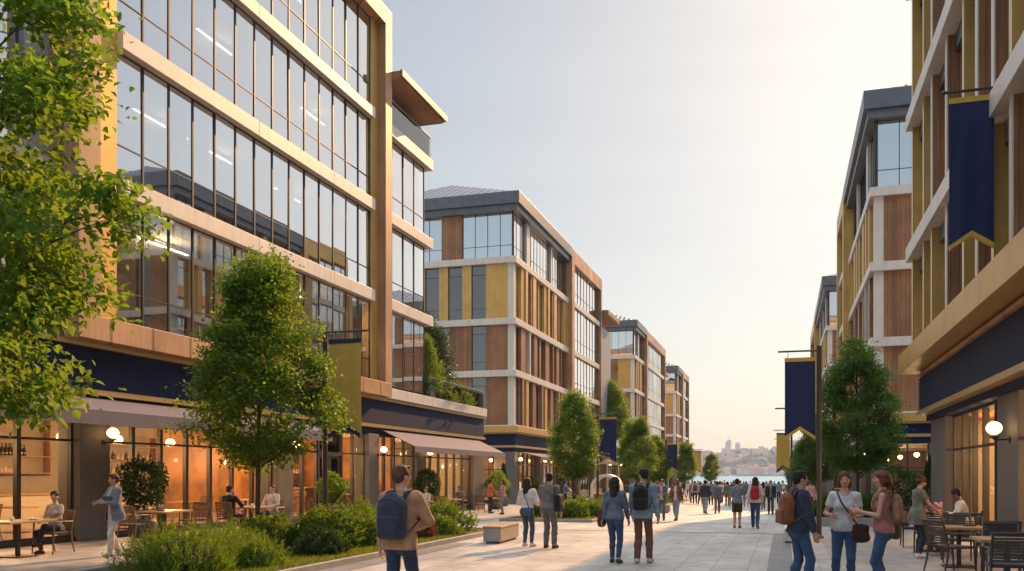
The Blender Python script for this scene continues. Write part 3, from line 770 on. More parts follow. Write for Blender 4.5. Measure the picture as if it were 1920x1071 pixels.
    for k in range(n + 1):
        ya = y0 + step * k
        PB('column', STONE, (fx(.06), fx(-.6), ya, ya + 1.0, -1, 3.3), bevel=.012)
        if k < n:
            c = 5; w = (step - 1.0) / c
            for j in range(c): window(root, face, ya + 1 + w * (j + .5), fx(-.3), .1, w, 3.2, 1, (.72,), GL_SHOP, 'shop_window', .06, .12)
    PB('plinth', BRONZE, (fx(-.22), fx(-.5), y0 + .3, ye - .3, -1.2, .1), (fx(-.6), fx(-2.6), y0 + .12, y0 + .28, -1.2, .1))
    window(root, 's', fx(-1.6), y0 + .2, .1, 2.0, 3.2, 2, (.6,), GL_SHOP, 'shop_window', .06, .12)
    PB('shop_floor', FLOORW, (fx(-.35), xb, y0 + .3, ye - .1, -.1, .02)); PB('ceiling', BEIGE, (fx(-.5), xb, y0 + .3, ye - .1, 3.35, 3.58))
    PB('back_wall', WOODM, (fx(-5.5), fx(-5.7), y0 + .3, ye - .3, .02, 3.35), (fx(-.5), xb, ye - .3, ye - .1, 0, 3.35)); PB('back_wall', ORANGE, (fx(-3.5), fx(-5.5), y0 + step * .9, y0 + step * .9 + .2, .02, 3.35))
    if podium:
        PB('podium_edge', WHITE, (fx(.15), xb, y2, ye, zb[0] - bt, zb[0]), bevel=.01)
        PB('balustrade', GL_BAL, (fx(.02), fx(.005), y2, ye - .2, zb[0], zb[0] + 1.0)); PB('handrail', GREYM, (fx(.04), fx(-.015), y2, ye - .2, zb[0] + 1.0, zb[0] + 1.04))
    return root, n, step
Lg = 'buildings along the left side'; Rg = 'buildings along the right side'
b2, n2, s2 = block(-1, -18.4, 61.5, 77.6, 91.2, 'gold and wood panelled office block with a hipped grey roof, second on the left', Lg, zb=(5.2, 9.12, 12.83, 17.2), podium=13.0)
b3, n3, s3 = block(-1, -18.7, 117.0, 125.0, 145.5, 'gold and wood panelled office block with a hipped roof, third on the left', Lg, zb=(5.2, 9.1, 12.83, 17.2), podium=8.0)
b4, n4, s4 = block(-1, -19.2, 168.6, 176.5, 188, 'farthest and smallest-looking panelled block at the end of the left row', Lg)
b6, n6, s6 = block(1, 4.45, 49.9, 66.0, 74.0, 'wood panelled office block with a dark roof edge, second on the right', Rg, zb=(4.9, 8.71, 12.59, 16.43), zr=19.9, zt=21.3, frame_mat=GOLD, alt=1)
b7, n7, s7 = block(1, 4.15, 95.0, 118.0, 136.0, 'wood panelled block with a gold end bay, farthest on the right', Rg, zb=(4.9, 8.71, 12.59, 16.43), zr=19.9, zt=21.3, frame_mat=GOLD, alt=1)
for root, y0, ye, X, lb in ((b2, 61.5, 104, -18.4, 'second left block'), (b3, 117, 153, -18.7, 'third left block')):
    awning(root, X + .1, X + 1.6, 3.3, 2.95, 2.68, y0 + 1.5, y0 + 14)
    awning(root, X + .1, X + 1.6, 3.3, 2.95, 2.68, y0 + 17, ye - 8)
# canopies over the terraces behind each framed bay
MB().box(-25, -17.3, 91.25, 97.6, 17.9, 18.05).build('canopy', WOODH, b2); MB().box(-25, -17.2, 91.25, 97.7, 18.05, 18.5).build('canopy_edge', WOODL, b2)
MB().box(-25, -18.0, 91.3, 96.8, 5.2, 16.9).build('side_wall', GREYM, b2)
MB().box(-25, -18.1, 145.55, 149.5, 17.6, 18.1).build('canopy', WOODL, b3); MB().box(-25, -18.6, 145.55, 149, 5.2, 16.9).build('side_wall', GREYM, b3)

# ---------- the near building on the right with deep gold and wood fins
b5 = thing('office_building', 'near building on the right with deep gold and wooden fins above a gold ledge', 'building', (4.2, 10, 0), 0, Rg)
def P5(name, mat, *boxes, bevel=0.0):
    b = MB()
    for q in boxes: b.box(*q)
    return b.build(name, mat, b5, bevel=bevel)
YE = 32.15
R1Z = [(5.6, 8.66), (9.13, 12.97), (13.45, 17.3), (17.75, 20.4)]
fins = [31.93, 29.5, 27.95, 25.55, 23.2, 21.7, 20.1, 18.6, 17.0, 15.4, 13.6, 11.9, 10.2]
kinds = [list('gggwgwgwgwgwg'), list('ggwwgwwgwgwgw'), list('ggwgwwgwgwgwg'), list('gggwgwwgwgwgw')]
fm = {'g': GOLD, 'w': WOODM}
for fl, (za, zc) in enumerate(R1Z):
    for i, y in enumerate(fins):
        k = kinds[fl][i]
        f_ = P5('fin', fm[k], (4.03, 4.62, y - .11, y + .11, za, zc))
        P5('fin_edge', WHITE if k == 'w' else GOLDT, (4.0, 4.03, y - .12, y + .12, za, zc))
        if i + 1 < len(fins):
            y2 = fins[i + 1]; w = y - y2 - .22
            window(b5, 'w', (y + y2) / 2, 4.5, za + (.35 if fl else 0), w, zc - za - (.8 if fl else .45), 1, (0.25,))
            P5('blind_box', ROOF, (4.2, 4.62, y2 + .11, y - .11, zc - .45, zc))
for za, zb_ in ((8.66, 9.13), (12.97, 13.45), (17.3, 17.75)):
    P5('floor_band', WHITE, (3.84, 4.7, 4, YE + .1, za, zb_), bevel=.01)
P5('roof_edge', WOODL, (3.7, 14, 4, YE + .3, 20.4, 21.0))
P5('end_wall', GREYM, (4.03, 16, YE - .1, YE + .02, 5.6, 8.66), (4.03, 16, YE - .1, YE + .02, 9.13, 12.97), (4.03, 16, YE - .1, YE + .02, 13.45, 17.3), (4.03, 16, YE - .1, YE + .02, 17.75, 20.4), (4.7, 16, YE - .1, YE + .02, 3.4, 5.6))
P5('floor_slab', CREAM, (4.7, 12, 4, YE - .1, 8.7, 9.05), (4.7, 12, 4, YE - .1, 13.0, 13.4), (4.7, 12, 4, YE - .1, 17.3, 17.7))
P5('back_wall', BEIGE, (9, 9.2, 4, YE - .1, 5.5, 21.4))
P5('gold_ledge', GOLD, (3.62, 4.7, 4, YE + .1, 4.98, 5.6), bevel=.01)
P5('sign_band', NAVY, (4.22, 4.8, 4, YE - .3, 3.72, 4.8), (4.4, 4.9, 4, YE - .4, 3.4, 3.58), (4.25, 4.8, 4, YE - .3, 4.9, 4.98))
P5('gold_trim', WOODL, (4.12, 4.8, 4, YE - .25, 4.8, 4.9)); P5('gold_trim', GOLDT, (4.12, 4.8, 4, YE - .25, 3.58, 3.72))
c5 = [(28.9, 31.5), (20.3, 22.15), (11, 12.6)]
for ya, yb in c5: P5('column', STONE, (4.5, 5.2, ya, yb, -.3, 3.4), bevel=.012)
for ya, yb, n in ((22.15, 28.9, 5), (12.6, 20.3, 5)):
    w = (yb - ya) / n
    for k in range(n): window(b5, 'w', ya + w * (k + .5), 4.8, .1, w, 3.3, 1, (.7,), GL_SHOP, 'shop_window', .06, .14)
P5('threshold', BRONZE, (4.7, 4.95, 4, 31, 0, .1))
P5('shop_floor', FLOORW, (4.8, 12, 4, YE - .2, -.1, .02)); P5('ceiling', WOODH, (4.8, 12, 4, YE - .2, 3.42, 3.6))
P5('back_wall', CREAM, (10, 10.2, 4, YE - .2, .02, 3.4), (4.9, 10, YE - .4, YE - .15, .02, 3.4)); P5('partition', BEIGE, (6.4, 10, 26.4, 26.6, .02, 3.4))
# ------------------------------------------------------------------ street furniture, lamps, tables, chairs
def wall_lamp(x, y, z, d, label, r_=.15, group='globe lamps on the columns'):
    t = thing('wall_lamp', label, 'wall lamp', (x, y, z), 0, group)
    MB().ball((d * .3, 0, .04), r_, 1, 1, .88, 20, 12).build('globe', GLOBE, t, rel=False, smooth=True)
    MB().tube([(0, 0, -.2), (d * .3, 0, -.2)], .02, 8).lathe([(.085, -.165), (.1, -.13), (.07, -.1)], 14, (d * .3, 0, 0)).tube([(d * .3, 0, -.2), (d * .3, 0, -.15)], .03, 8).build('bracket', BRONZE, t, rel=False)
    MB().tube([(0, 0, -.2), (d * .03, 0, -.2)], .07, 12).build('wall_plate', BRONZE, t, rel=False)
    return t
for y, lb in ((19.3, 'lit globe lamp on the column behind the woman with the tablet'), (28.5, 'lit globe lamp on the column left of the café door'),
              (35.75, 'lit globe lamp on the column right of the café door'), (41.1, 'lit globe lamp on the column where the second awning begins')):
    wall_lamp(-16.86, y, 2.72, 1, lb)
wall_lamp(4.5, 20.95, 2.62, -1, 'lit globe lamp on the column of the near right building', .155)
for (X, y0, n, st, nm, d) in ((-18.34, 61.5, n2, s2, 'second block on the left', 1), (-18.64, 117, n3, s3, 'third block on the left', 1), (4.39, 49.9, n6, s6, 'second block on the right', -1), (4.09, 95, n7, s7, 'farthest block on the right', -1)):
    for k in range(n + 1):
        wall_lamp(X, y0 + st * k + .5, 2.72, d, ['nearest', 'second', 'third', 'fourth', 'fifth', 'sixth', 'seventh', 'last', 'far'][k] + ' globe lamp along the shop fronts of the ' + nm)

def pendant(x, y, z, ceil, label, group='pendant globes in the café', r_=.15, watts=45, light=True):
    t = thing('pendant_lamp', label, 'pendant lamp', (x, y, z), 0, group)
    MB().ball((0, 0, 0), r_, 1, 1, .85, 18, 12).build('globe', GLOBE, t, rel=False, smooth=True)
    MB().tube([(0, 0, r_ * .8), (0, 0, ceil - z)], .008, 6).lathe([(.06, r_ * .75), (.05, r_ * .95), (.02, r_ * 1.1)], 12).build('cord', BRONZE, t, rel=False)
    if light:
        l = bpy.data.lights.new('lamp_light', 'POINT'); l.energy = watts; l.color = (1, .60, .27); l.shadow_soft_size = .15
        lo = bpy.data.objects.new('lamp_light', l); lo.parent = t; lo.location = (0, 0, -r_ - .2); COL.objects.link(lo)
for (x, y, lb) in ((-19.2, 18.0, 'pendant globe in the café in front of the bottle shelves'), (-19.6, 14.2, 'pendant globe in the café at the far left'), (-19.3, 22.7, 'pendant globe in the café right of the potted shrub'),
                   (-19.5, 25.4, 'pendant globe in the café left of the orange wall'), (-20.5, 33.2, 'pendant globe in front of the orange wall'), (-20.2, 38.2, 'pendant globe inside near the bar, right of the door'),
                   (-19.5, 44.5, 'pendant globe in the café under the second awning'), (-21.8, 36.0, 'pendant globe at the back by the orange wall'), (-19.3, 28.3, 'pendant globe at the left end of the orange wall'), (-19.6, 31.0, 'pendant globe just inside the café door'), (-19.4, 20.6, 'pendant globe beside the column with the potted shrub'), (-19.5, 41.8, 'pendant globe at the left end under the second awning'), (-19.5, 47.2, 'pendant globe at the right end under the second awning')):
    pendant(x, y, 2.75, 3.5, lb, watts=200)
for (x, y, lb) in ((6.2, 24.0, 'pendant globe inside the near right café'), (6.4, 17.2, 'pendant globe inside the right café, nearer the street corner'), (6.4, 29.0, 'pendant globe inside the right café at the far end')):
    pendant(x, y, 2.7, 3.42, lb, 'pendant globes in the right café', watts=360)
for (X, y0, d, nm, nn) in ((-18.7, 61.5, -1, 'second left block', 5), (-18.9, 117, -1, 'third left block', 3), (4.45, 49.9, 1, 'second right block', 3), (4.15, 95, 1, 'farthest right block', 3)):
    for k in range(nn):
        pendant(X + d * 2.4, y0 + 3 + k * 7.2, 2.75, 3.4, ['first', 'second', 'third', 'fourth', 'fifth'][k] + ' pendant globe inside the shop of the ' + nm, 'pendant globes in the farther shops', watts=170)

# bottle shelves and counter inside the café
t = thing('wall_shelf', 'dark wooden wall shelves with bottles at the back of the left café', 'shelf', (-23.95, 22.0, 1.7))
b = MB()
for z in (0, .55, 1.1): b.box(0, .32, -2.3, 2.6, z, z + .04)
b.build('board', WOODM, t, rel=False)
MB().box(0, .3, -2.34, -2.3, -.05, 1.8).box(0, .3, .2, .24, 0, 1.6).box(0, .3, 2.6, 2.64, -.05, 1.8).build('upright', WOODM, t, rel=False)
bot = MB().lathe([(.05, 0), (.055, .02), (.055, .2), (.02, .27), (.02, .36), (.024, .37)], 10)
jar = MB().lathe([(.07, 0), (.075, .02), (.075, .15), (.06, .17), (.06, .2), (.0, .2)], 10)
bo = bot.build('bottle', BOTTLE, smooth=True); jo = jar.build('jar', JAR, smooth=True)
first = {}
for z, kind, y0_, n in ((.55, 'b', -2.1, 15), (1.1, 'b', -2.1, 12), (0, 'j', -2.0, 9), (.55, 'b', .5, 9), (0, 'j', .6, 6)):
    for k in range(n):
        src = bo if kind == 'b' else jo
        if src.name in first: o = src.copy(); COL.objects.link(o)
        else: o = src; first[src.name] = 1
        o.location = (-23.8, 22.0 + y0_ + k * .145, 1.7 + z + .04); s_ = random.uniform(.85, 1.15); o.scale = (s_, s_, s_)
        tag(o, 'dark wine bottle in the row on the café back shelves' if kind == 'b' else 'pale storage jar on the lowest café back shelf', 'bottle' if kind == 'b' else 'jar', 'bottles on the café shelves' if kind == 'b' else 'jars on the café shelves')
t = thing('counter', 'long café counter with a pale front below the bottle shelves', 'counter', (-22.6, 21.5, 0)); MB().box(-.3, .3, -3.4, 3.6, 0.02, 1.05).build('front', CREAM, t, rel=False); MB().box(-.36, .36, -3.5, 3.7, 1.05, 1.1).build('top', TABLEW, t, rel=False)
t = thing('counter', 'bar counter seen through the café door', 'counter', (-20.6, 37.8, 0)); MB().box(-.3, .3, -2.2, 2.4, 0.02, 1.05).build('front', WOODM, t, rel=False); MB().box(-.36, .36, -2.3, 2.5, 1.05, 1.1).build('top', TABLEW, t, rel=False)
t = thing('wall_shelf', 'lit bar shelves with pale bottles behind the café door', 'shelf', (-23.3, 39.0, 1.2))
b = MB()
for z in (0, .5, 1.0): b.box(0, .3, -1.6, 1.6, z, z + .04)
b.build('board', WOODM, t, rel=False); MB().box(0, .03, -1.7, 1.7, -.1, 1.6).build('backboard', WOODM, t, rel=False)
for z in (0, .5, 1.0):
    for k in range(10):
        o = jo.copy() if z == .5 else bo.copy(); COL.objects.link(o); o.location = (-23.12, 37.65 + k * .29, 1.24 + z)
        tag(o, 'bottle or jar on the bar shelves seen through the door', 'bottle', 'bottles on the bar shelves')
t = thing('banquette', 'orange upholstered bench along the café wall on the far left', 'bench', (-20.4, 17.5, 0)); MB().box(-.3, .3, -1.8, 1.6, .03, .45).build('seat', ORANGE, t, rel=False, bevel=.04); MB().box(-.42, -.28, -1.8, 1.6, .45, 1.15).build('backrest', ORANGE, t, rel=False, bevel=.04)

def make_chair(label, group, mat, seatm):
    t = thing('armchair', label, 'chair', (0, 0, 0), 0, group)
    MB().box(-.25, .25, -.23, .26, .42, .47).build('seat', seatm, t, rel=False, bevel=.018)
    b = MB()
    for s in (-1, 1): b.tube([(s * .25, -.24, .44), (s * .25, -.28, .66), (s * .245, -.35, .9)], .018, 8)
    for k in range(9):
        f = k / 8; z = .52 + .35 * f; y = -.255 - .085 * f
        b.box(-.235, .235, y - .012, y + .006, z - .016, z + .016)
    b.tube([(-.25, -.35, .9), (.25, -.35, .9)], .02, 8)
    b.build('backrest', mat, t, rel=False)
    for s in (-1, 1):
        MB().tube([(s * .26, .25, .66), (s * .265, .26, .4), (s * .27, .29, 0)], [.018, .018, .014], 8).build('leg', mat, t, rel=False)
        MB().tube([(s * .25, -.24, .45), (s * .255, -.27, .22), (s * .26, -.33, 0)], [.018, .018, .014], 8).build('leg', mat, t, rel=False)
        MB().tube([(s * .25, -.29, .68), (s * .27, -.05, .69), (s * .27, .18, .685), (s * .262, .25, .65)], .02, 8, flat=.6).build('armrest', mat, t, rel=False)
    return t
CH_B = make_chair('x', 'brown café chairs on the left terrace', CHAIRB, SEATB); CH_D = make_chair('x', 'dark slatted chairs on the right terrace', CHAIRD, SEATD)
used = {}
def chair(proto, x, y, rz, label, z=0.0):
    o = proto if proto.name not in used else copy_tree(proto)
    used[proto.name] = 1
    o.location = (x, y, z or gz(y)); o.rotation_euler = (0, 0, R(rz)); o['label'] = label
    return o
def table(x, y, label, group, s=.38, h=.75, z=0.0, sy=None):
    t = thing('cafe_table', label, 'table', (x, y, z or gz(y)), 0, group); sy = sy or s
    MB().box(-s, s, -sy, sy, h - .045, h).build('tabletop', TABLEW, t, rel=False, bevel=.006)
    MB().box(-.035, .035, -.035, .035, .03, h - .045).build('leg', BRONZE, t, rel=False)
    MB().box(-.26, .26, -.26, .26, 0, .03).build('base', BRONZE, t, rel=False, bevel=.005)
    return t
TG, TG2 = 'wooden café tables on the left terrace', 'wooden café tables on the right terrace'
table(-15.0, 14.75, 'café table in front of the seated woman on the far left', TG, .42, sy=.62)
table(-15.45, 19.9, 'empty café table with a condiment caddy, behind the clipped shrub', TG, .42, sy=.62)
table(-15.0, 23.2, 'café table between the two men by the orange window', TG, .42, sy=.6)
table(-14.7, 34.9, 'café table of the smiling woman seated beside the column', TG); table(-14.7, 39.1, 'café table of the man seated under the second awning', TG); table(-14.7, 44.6, 'café table at the end of the second awning, by the standing pair', TG)
for x, y, rz, lb in ((-15.0, 13.5, 0, 'brown armchair with its back at the left picture edge'), (-15.0, 15.68, 180, 'brown armchair the woman in the beige top sits on'),
        (-15.45, 18.75, 0, 'brown armchair at the empty table, back to the street corner, left side'), (-15.45, 21.1, 180, 'brown armchair at the empty table, right side facing left'),
        (-15.0, 22.15, 0, 'brown armchair under the man in the dark jumper'), (-15.0, 24.3, 180, 'brown armchair under the man in the pale shirt'),
        (-14.7, 35.95, 180, 'brown armchair of the smiling woman by the column'), (-14.7, 38.0, 0, 'empty brown armchair with its back to the shrubs, right of the smiling woman'), (-14.7, 40.2, 180, 'brown armchair under the man by the second awning'),
        (-14.7, 43.4, 0, 'brown armchair left of the table at the awning end'), (-14.7, 45.6, 180, 'brown armchair right of the table at the awning end')):
    chair(CH_B, x, y, rz, lb)
table(3.1, 21.7, 'farthest café table on the right, where the man in white sits', TG2, .45); table(3.05, 18.1, 'middle café table on the right terrace', TG2, .42); table(3.15, 14.9, 'nearest café table at the right picture edge', TG2, .42)
for x, y, rz, lb in ((3.75, 21.6, 80, 'dark chair under the man in the white jumper'), (2.95, 20.65, 5, 'dark slatted chair with its back to the viewer at the farthest right table'), (3.6, 20.5, -8, 'second dark chair with its back to the viewer at the farthest right table'), (2.9, 22.8, 180, 'dark chair on the far side of the farthest right table'),
        (3.2, 19.1, 175, 'dark chair on the far side of the middle right table'), (2.75, 17.1, -60, 'dark chair seen from the side at the middle right table'), (3.5, 17.15, 5, 'dark slatted chair with its back to the viewer at the middle right table'),
        (3.35, 15.9, 180, 'dark chair on the far side of the nearest right table'), (2.95, 13.9, 0, 'dark chair with its back to the viewer at the nearest right table'), (3.85, 14.6, 90, 'dark chair cut by the right picture edge')):
    chair(CH_D, x, y, rz, lb)
# inside the café
for x, y, lb in ((-19.3, 17.0, 'table inside the café by the orange bench'), (-19.2, 23.2, 'table inside the café beside the reading guest'), (-19.4, 26.0, 'table inside the café left of the orange wall'), (-20.0, 33.5, 'table inside the café before the orange wall')):
    table(x, y, lb, 'tables inside the café', .4, z=.022)
t = thing('wall_shelf', 'tall shelf of jars and glasses beside the orange café wall', 'shelf', (-23.9, 28.6, 1.2))
b = MB()
for z in (0, .5, 1.0, 1.5): b.box(0, .32, -1.3, 1.3, z, z + .04)
b.build('board', WOODM, t, rel=False); MB().box(0, .3, -1.34, -1.3, -.1, 1.9).box(0, .3, 1.3, 1.34, -.1, 1.9).build('upright', WOODM, t, rel=False)
for z in (0, .5, 1.0):
    for k in range(11):
        o = (jo if (k + int(z * 2)) % 3 else bo).copy(); COL.objects.link(o); o.location = (-23.75, 27.45 + k * .23, 1.24 + z)
        tag(o, 'jar or bottle on the tall shelf beside the orange café wall', 'jar', 'jars on the tall café shelf')
for x, y, lb in ((-19.0, 29.0, 'table inside the café left of the door'), (-21.2, 25.0, 'table deep inside the café before the tall shelf'), (-19.2, 43.6, 'table inside under the second awning'), (-21.0, 20.6, 'table deep inside the café by the counter')):
    table(x, y, lb, 'tables inside the café', .4, z=.022)
for x, y, rz, lb in ((-19.0, 28.1, 0, 'chair inside left of the door table'), (-19.0, 29.9, 180, 'chair inside right of the door table'), (-21.2, 24.1, 0, 'chair deep inside before the tall shelf, left'), (-21.2, 25.9, 180, 'chair deep inside before the tall shelf, right'), (-19.2, 42.7, 0, 'chair inside under the second awning, left'), (-19.2, 44.5, 180, 'chair inside under the second awning, right'), (-19.3, 16.1, 0, 'chair inside the café left of the bench table'), (-19.3, 17.9, 180, 'chair inside the café right of the bench table'), (-19.2, 22.3, 0, 'chair inside the café left of the reading guest'), (-19.2, 24.1, 180, 'chair the reading guest sits on'), (-19.4, 26.9, 180, 'chair inside the café by the orange wall'), (-20.0, 34.4, 180, 'chair inside before the orange wall')):
    o = chair(CH_B, x, y, rz, lb, .022); o['group'] = 'chairs inside the café'
for k in range(4):
    t = thing('bar_stool', ['first', 'second', 'third', 'last'][k] + ' bar stool from the left at the bar behind the door', 'stool', (-19.7, 36.2 + k * .8, .022), 0, 'bar stools')
    MB().box(-.18, .18, -.18, .18, .7, .75).build('seat', TABLEW, t, rel=False)
    for sx in (-1, 1):
        for sy in (-1, 1): MB().tube([(sx * .15, sy * .15, .7), (sx * .2, sy * .2, 0)], .015, 6).build('leg', BRONZE, t, rel=False)
# things on the tables
def cup(x, y, z, label):
    t = thing('cup', label, 'cup', (x, y, z)); MB().lathe([(.025, 0), (.04, .03), (.042, .085), (.038, .085), (.034, .03), (0, .02)], 14).build('body', CER, t, rel=False, smooth=True)
    MB().tube([(.04, 0, .07), (.065, 0, .06), (.062, 0, .035), (.04, 0, .025)], .006, 6).build('handle', CER, t, rel=False)
for x, y, lb in ((-15.0, 14.6, 'small cup on the seated woman\'s table'), (-14.9, 23.1, 'cup between the two men'), (-14.7, 34.9, 'cup on the smiling woman\'s table'), (3.0, 21.8, 'cup on the farthest right table')): cup(x, y, .75 + gz(y), lb)
def plate(x, y, z, label):
    t = thing('plate', label, 'plate', (x, y, z)); MB().lathe([(.05, 0), (.11, .015), (.12, .02), (.05, .008), (0, .008)], 18).build('dish', CER, t, rel=False)
    b = MB()
    for k in range(5): b.ball((.04 * math.cos(k * 1.3), .04 * math.sin(k * 1.3), .025), .028, 1, 1, .7, 8, 6)
    b.build('food', JAR, t, rel=False, smooth=True)
plate(-14.85, 15.0, .75, 'plate with pastries on the seated woman\'s table'); plate(-15.1, 23.35, .75, 'plate on the two men\'s table')
def caddy(x, y, z, label):
    t = thing('condiment_caddy', label, 'caddy', (x, y, z))
    MB().box(-.1, .1, -.07, .07, 0, .015).tube([(-.1, -.07, .09), (.1, -.07, .09), (.1, .07, .09), (-.1, .07, .09), (-.1, -.07, .09)], .006, 6).tube([(-.1, 0, .0), (-.1, 0, .2), (.1, 0, .2), (.1, 0, 0)], .006, 6).build('rack', BRONZE, t, rel=False)
    for k in (-.045, .045): MB().lathe([(.032, .015), (.034, .1), (.02, .13), (.02, .16), (0, .16)], 10, (k, 0, 0)).build('jar', JAR, t, rel=False, smooth=True)
caddy(-15.45, 19.75, .75, 'wire caddy of jars on the empty left table'); caddy(3.25, 18.2, .75, 'small caddy on the middle right table')
t = thing('menu_card', 'upright white menu card on the farthest right table', 'menu', (3.2, 21.45, .75), R(20)); MB().prism([(-.06, -.04, 0), (-.06, 0, .19), (-.06, .04, 0)], (.12, 0, 0)).build('card', CER, t, rel=False)

# picture, desk and chairs in the first office floor
t = thing('framed_picture', 'framed picture of loose dark strokes on the first office floor wall', 'picture', (-23.46, 28.3, 6.9))
MB().box(0, .05, -.85, .85, -.6, .7).build('frame', WOODM, t, rel=False); MB().box(.05, .06, -.78, .78, -.53, .63).build('canvas', CREAM, t, rel=False)
b = MB()
for k in range(7): b.tube([(.066, -.6 + .2 * k, -.3 + .05 * (k % 3)), (.066, -.5 + .16 * k, .1), (.066, -.62 + .2 * k, .4 - .04 * k)], .018, 5)
b.build('brush_stroke', BRONZE, t, rel=False)
def office_chair(x, y, z, rz, lb):
    t = thing('office_chair', lb, 'chair', (x, y, z), rz, 'office chairs')
    MB().box(-.28, .28, -.26, .28, .45, .55).build('seat', SEATD, t, rel=False, bevel=.03); MB().box(-.27, .27, -.34, -.24, .6, 1.3).build('backrest', SEATD, t, rel=False, bevel=.04)
    MB().tube([(0, 0, .08), (0, 0, .46)], .03, 8).box(-.3, .3, -.03, .03, .02, .08).box(-.03, .03, -.3, -.031, .02, .08).box(-.03, .03, .031, .3, .02, .08).build('base', BRONZE, t, rel=False)
office_chair(-18.3, 21.0, 5.62, R(-90), 'dark office chair behind the leftmost first floor window'); office_chair(-18.2, 23.9, 5.62, R(60), 'high-backed office chair right of the desk on the first office floor')
t = thing('desk', 'dark desk between two office chairs behind the first floor windows', 'desk', (-18.3, 22.4, 5.6)); MB().box(-.45, .45, -.9, .9, .7, .75).build('top', WOODM, t, rel=False)
for sx in (-.4, .4):
    for sy in (-.8, .8): MB().box(sx - .03, sx + .03, sy - .03, sy + .03, 0, .7).build('leg', BRONZE, t, rel=False)
MB().box(-24, -17.2, 2, 36.2, 5.35, 5.6).build('floor_slab', CREAM, b1)

# banners
def banner_mesh(w, h, notch, trim):
    """a cloth hanging from z=0 with an inverted V cut at the bottom; slightly rippled"""
    b = MB(); n = 20; m = 16; th = .012
    def P(i, j, s):
        x = w * i / n; t = abs(i / n - .5) * 2
        zb = -h - notch * (t - 1) ; zb = -h + notch * (1 - t)
        z = zb * j / m
        return (x, s * th / 2 + (.022 * math.sin(4.6 * x / w + 1.3 * z) + .012 * math.sin(11 * x / w - .7 * z)) * (.25 + .75 * j / m) * (.2 if j == 0 else 1), z)
    for s in (-1, 1):
        vs = [P(i, j, s) for j in range(m + 1) for i in range(n + 1)]
        fs = [(j * (n + 1) + i, j * (n + 1) + i + 1, (j + 1) * (n + 1) + i + 1, (j + 1) * (n + 1) + i) for j in range(m) for i in range(n)]
        if s < 0: fs = [f[::-1] for f in fs]
        b.add(vs, fs)
    t_ = MB()
    t_.box(-.005, w + .005, -.013, .013, -.1, .005)
    for k in range(2):
        x0, x1 = (0, w / 2) if k == 0 else (w / 2, w)
        za, zb = (-h, -h + notch) if k == 0 else (-h + notch, -h)
        tw = .09 * w / .8
        yo = .055
        t_.prism([(x0, -yo, za - .004), (x1, -yo, zb - .004), (x1, -yo, zb + tw), (x0, -yo, za + tw)], (0, 2 * yo, 0))
    return b, t_
def banner_pole(x, y, label, lab2, gold, side, h=5.1, w=.85, bh=2.35, grp='banner poles along the street', lamp=None):
    t = thing('banner_pole', label, 'pole', (x, y, gz(y)), 0, grp)
    MB().tube([(0, 0, 0), (0, 0, h)], .065, 12).lathe([(.12, 0), (.12, .05), (.07, .08)], 12).build('pole', POLEM, t, rel=False)
    MB().tube([(0, 0, h - .12), (side * (w + .28), 0, h - .12)], .025, 8).build('arm', POLEM, t, rel=False)
    if lamp:
        MB().tube([(0, 0, h), (0, 0, h + 1.2)], .05, 10).tube([(0, 0, h + 1.15), (side * .5, 0, h + 1.25)], .03, 8).build('lamp_arm', POLEM, t, rel=False)
        MB().box(side * .4, side * 1.0, -.12, .12, h + 1.2, h + 1.28).build('lamp_head', POLEM, t, rel=False, bevel=.02)
    g = thing('banner', lab2, 'banner', (x + (.1 if side > 0 else -.1 - w), y, h - .3 + gz(y)), 0, 'hanging banners')
    c, tr = banner_mesh(w, bh, w * .34, gold)
    c.build('cloth', GOLDC if gold else NAVYC, g, rel=False, smooth=True); tr.build('trim', NAVYC if gold else GOLDC, g, rel=False)
    MB().tube([(.08, 0, 0), (.08, 0, .18)], .008, 6).tube([(w - .08, 0, 0), (w - .08, 0, .18)], .008, 6).build('cord', POLEM, g, rel=False)
banner_pole(-10.5, 19.35, 'dark pole behind the nearest left tree carrying the gold banner', 'large gold banner with navy trim beside the nearest left tree', True, 1, 5.2)
banner_pole(-8.9, 44.3, 'dark pole by the second planter carrying a navy banner', 'navy banner with gold trim above the second planter on the left', False, 1)
banner_pole(-9.4, 75.5, 'dark pole in the middle of the left tree row', 'navy banner with gold trim farther along the left tree row', False, 1)
banner_pole(-9.4, 98, 'slim pole carrying a plain gold banner far down the left', 'gold banner, nearer of the two far gold ones on the left', True, 1)
banner_pole(-9.6, 126, 'farthest slim pole on the left with a gold banner', 'small gold banner at the far end of the left tree row', True, 1)
banner_pole(.9, 25.5, 'tall dark pole right of the boy with the brown backpack', 'large navy banner with gold trim above the boy with the backpack', False, -1, 5.15, .78, 2.2, 'banner poles on the right')
banner_pole(.45, 59, 'farther dark pole on the right with a street lamp arm', 'gold banner with navy trim behind the large navy one on the right', True, -1, 5.0, .8, 2.4, 'banner poles on the right', True)
banner_pole(.35, 71, 'farthest dark pole on the right', 'gold and navy banner mostly hidden, farthest on the right', True, -1, 5.0, .8, 2.4, 'banner poles on the right')
# the banner fixed to the near right building
t = thing('banner_bracket', 'dark bracket rod on the near right building above the big navy banner', 'bracket', (4.0, 19.6, 9.25)); MB().tube([(0, 0, 0), (-.95, 0, 0)], .03, 8).ball((-.97, 0, 0), .045).build('rod', POLEM, t, rel=False); MB().box(-.03, 0, -.08, .08, -.14, .14).build('wall_plate', WHITE, t, rel=False)
g = thing('banner', 'very large navy banner with gold trim on the near right building', 'banner', (3.13, 19.6, 9.12), 0, 'hanging banners'); c, tr = banner_mesh(.8, 3.0, .27, False); c.build('cloth', NAVYC, g, rel=False, smooth=True); tr.build('trim', GOLDC, g, rel=False)
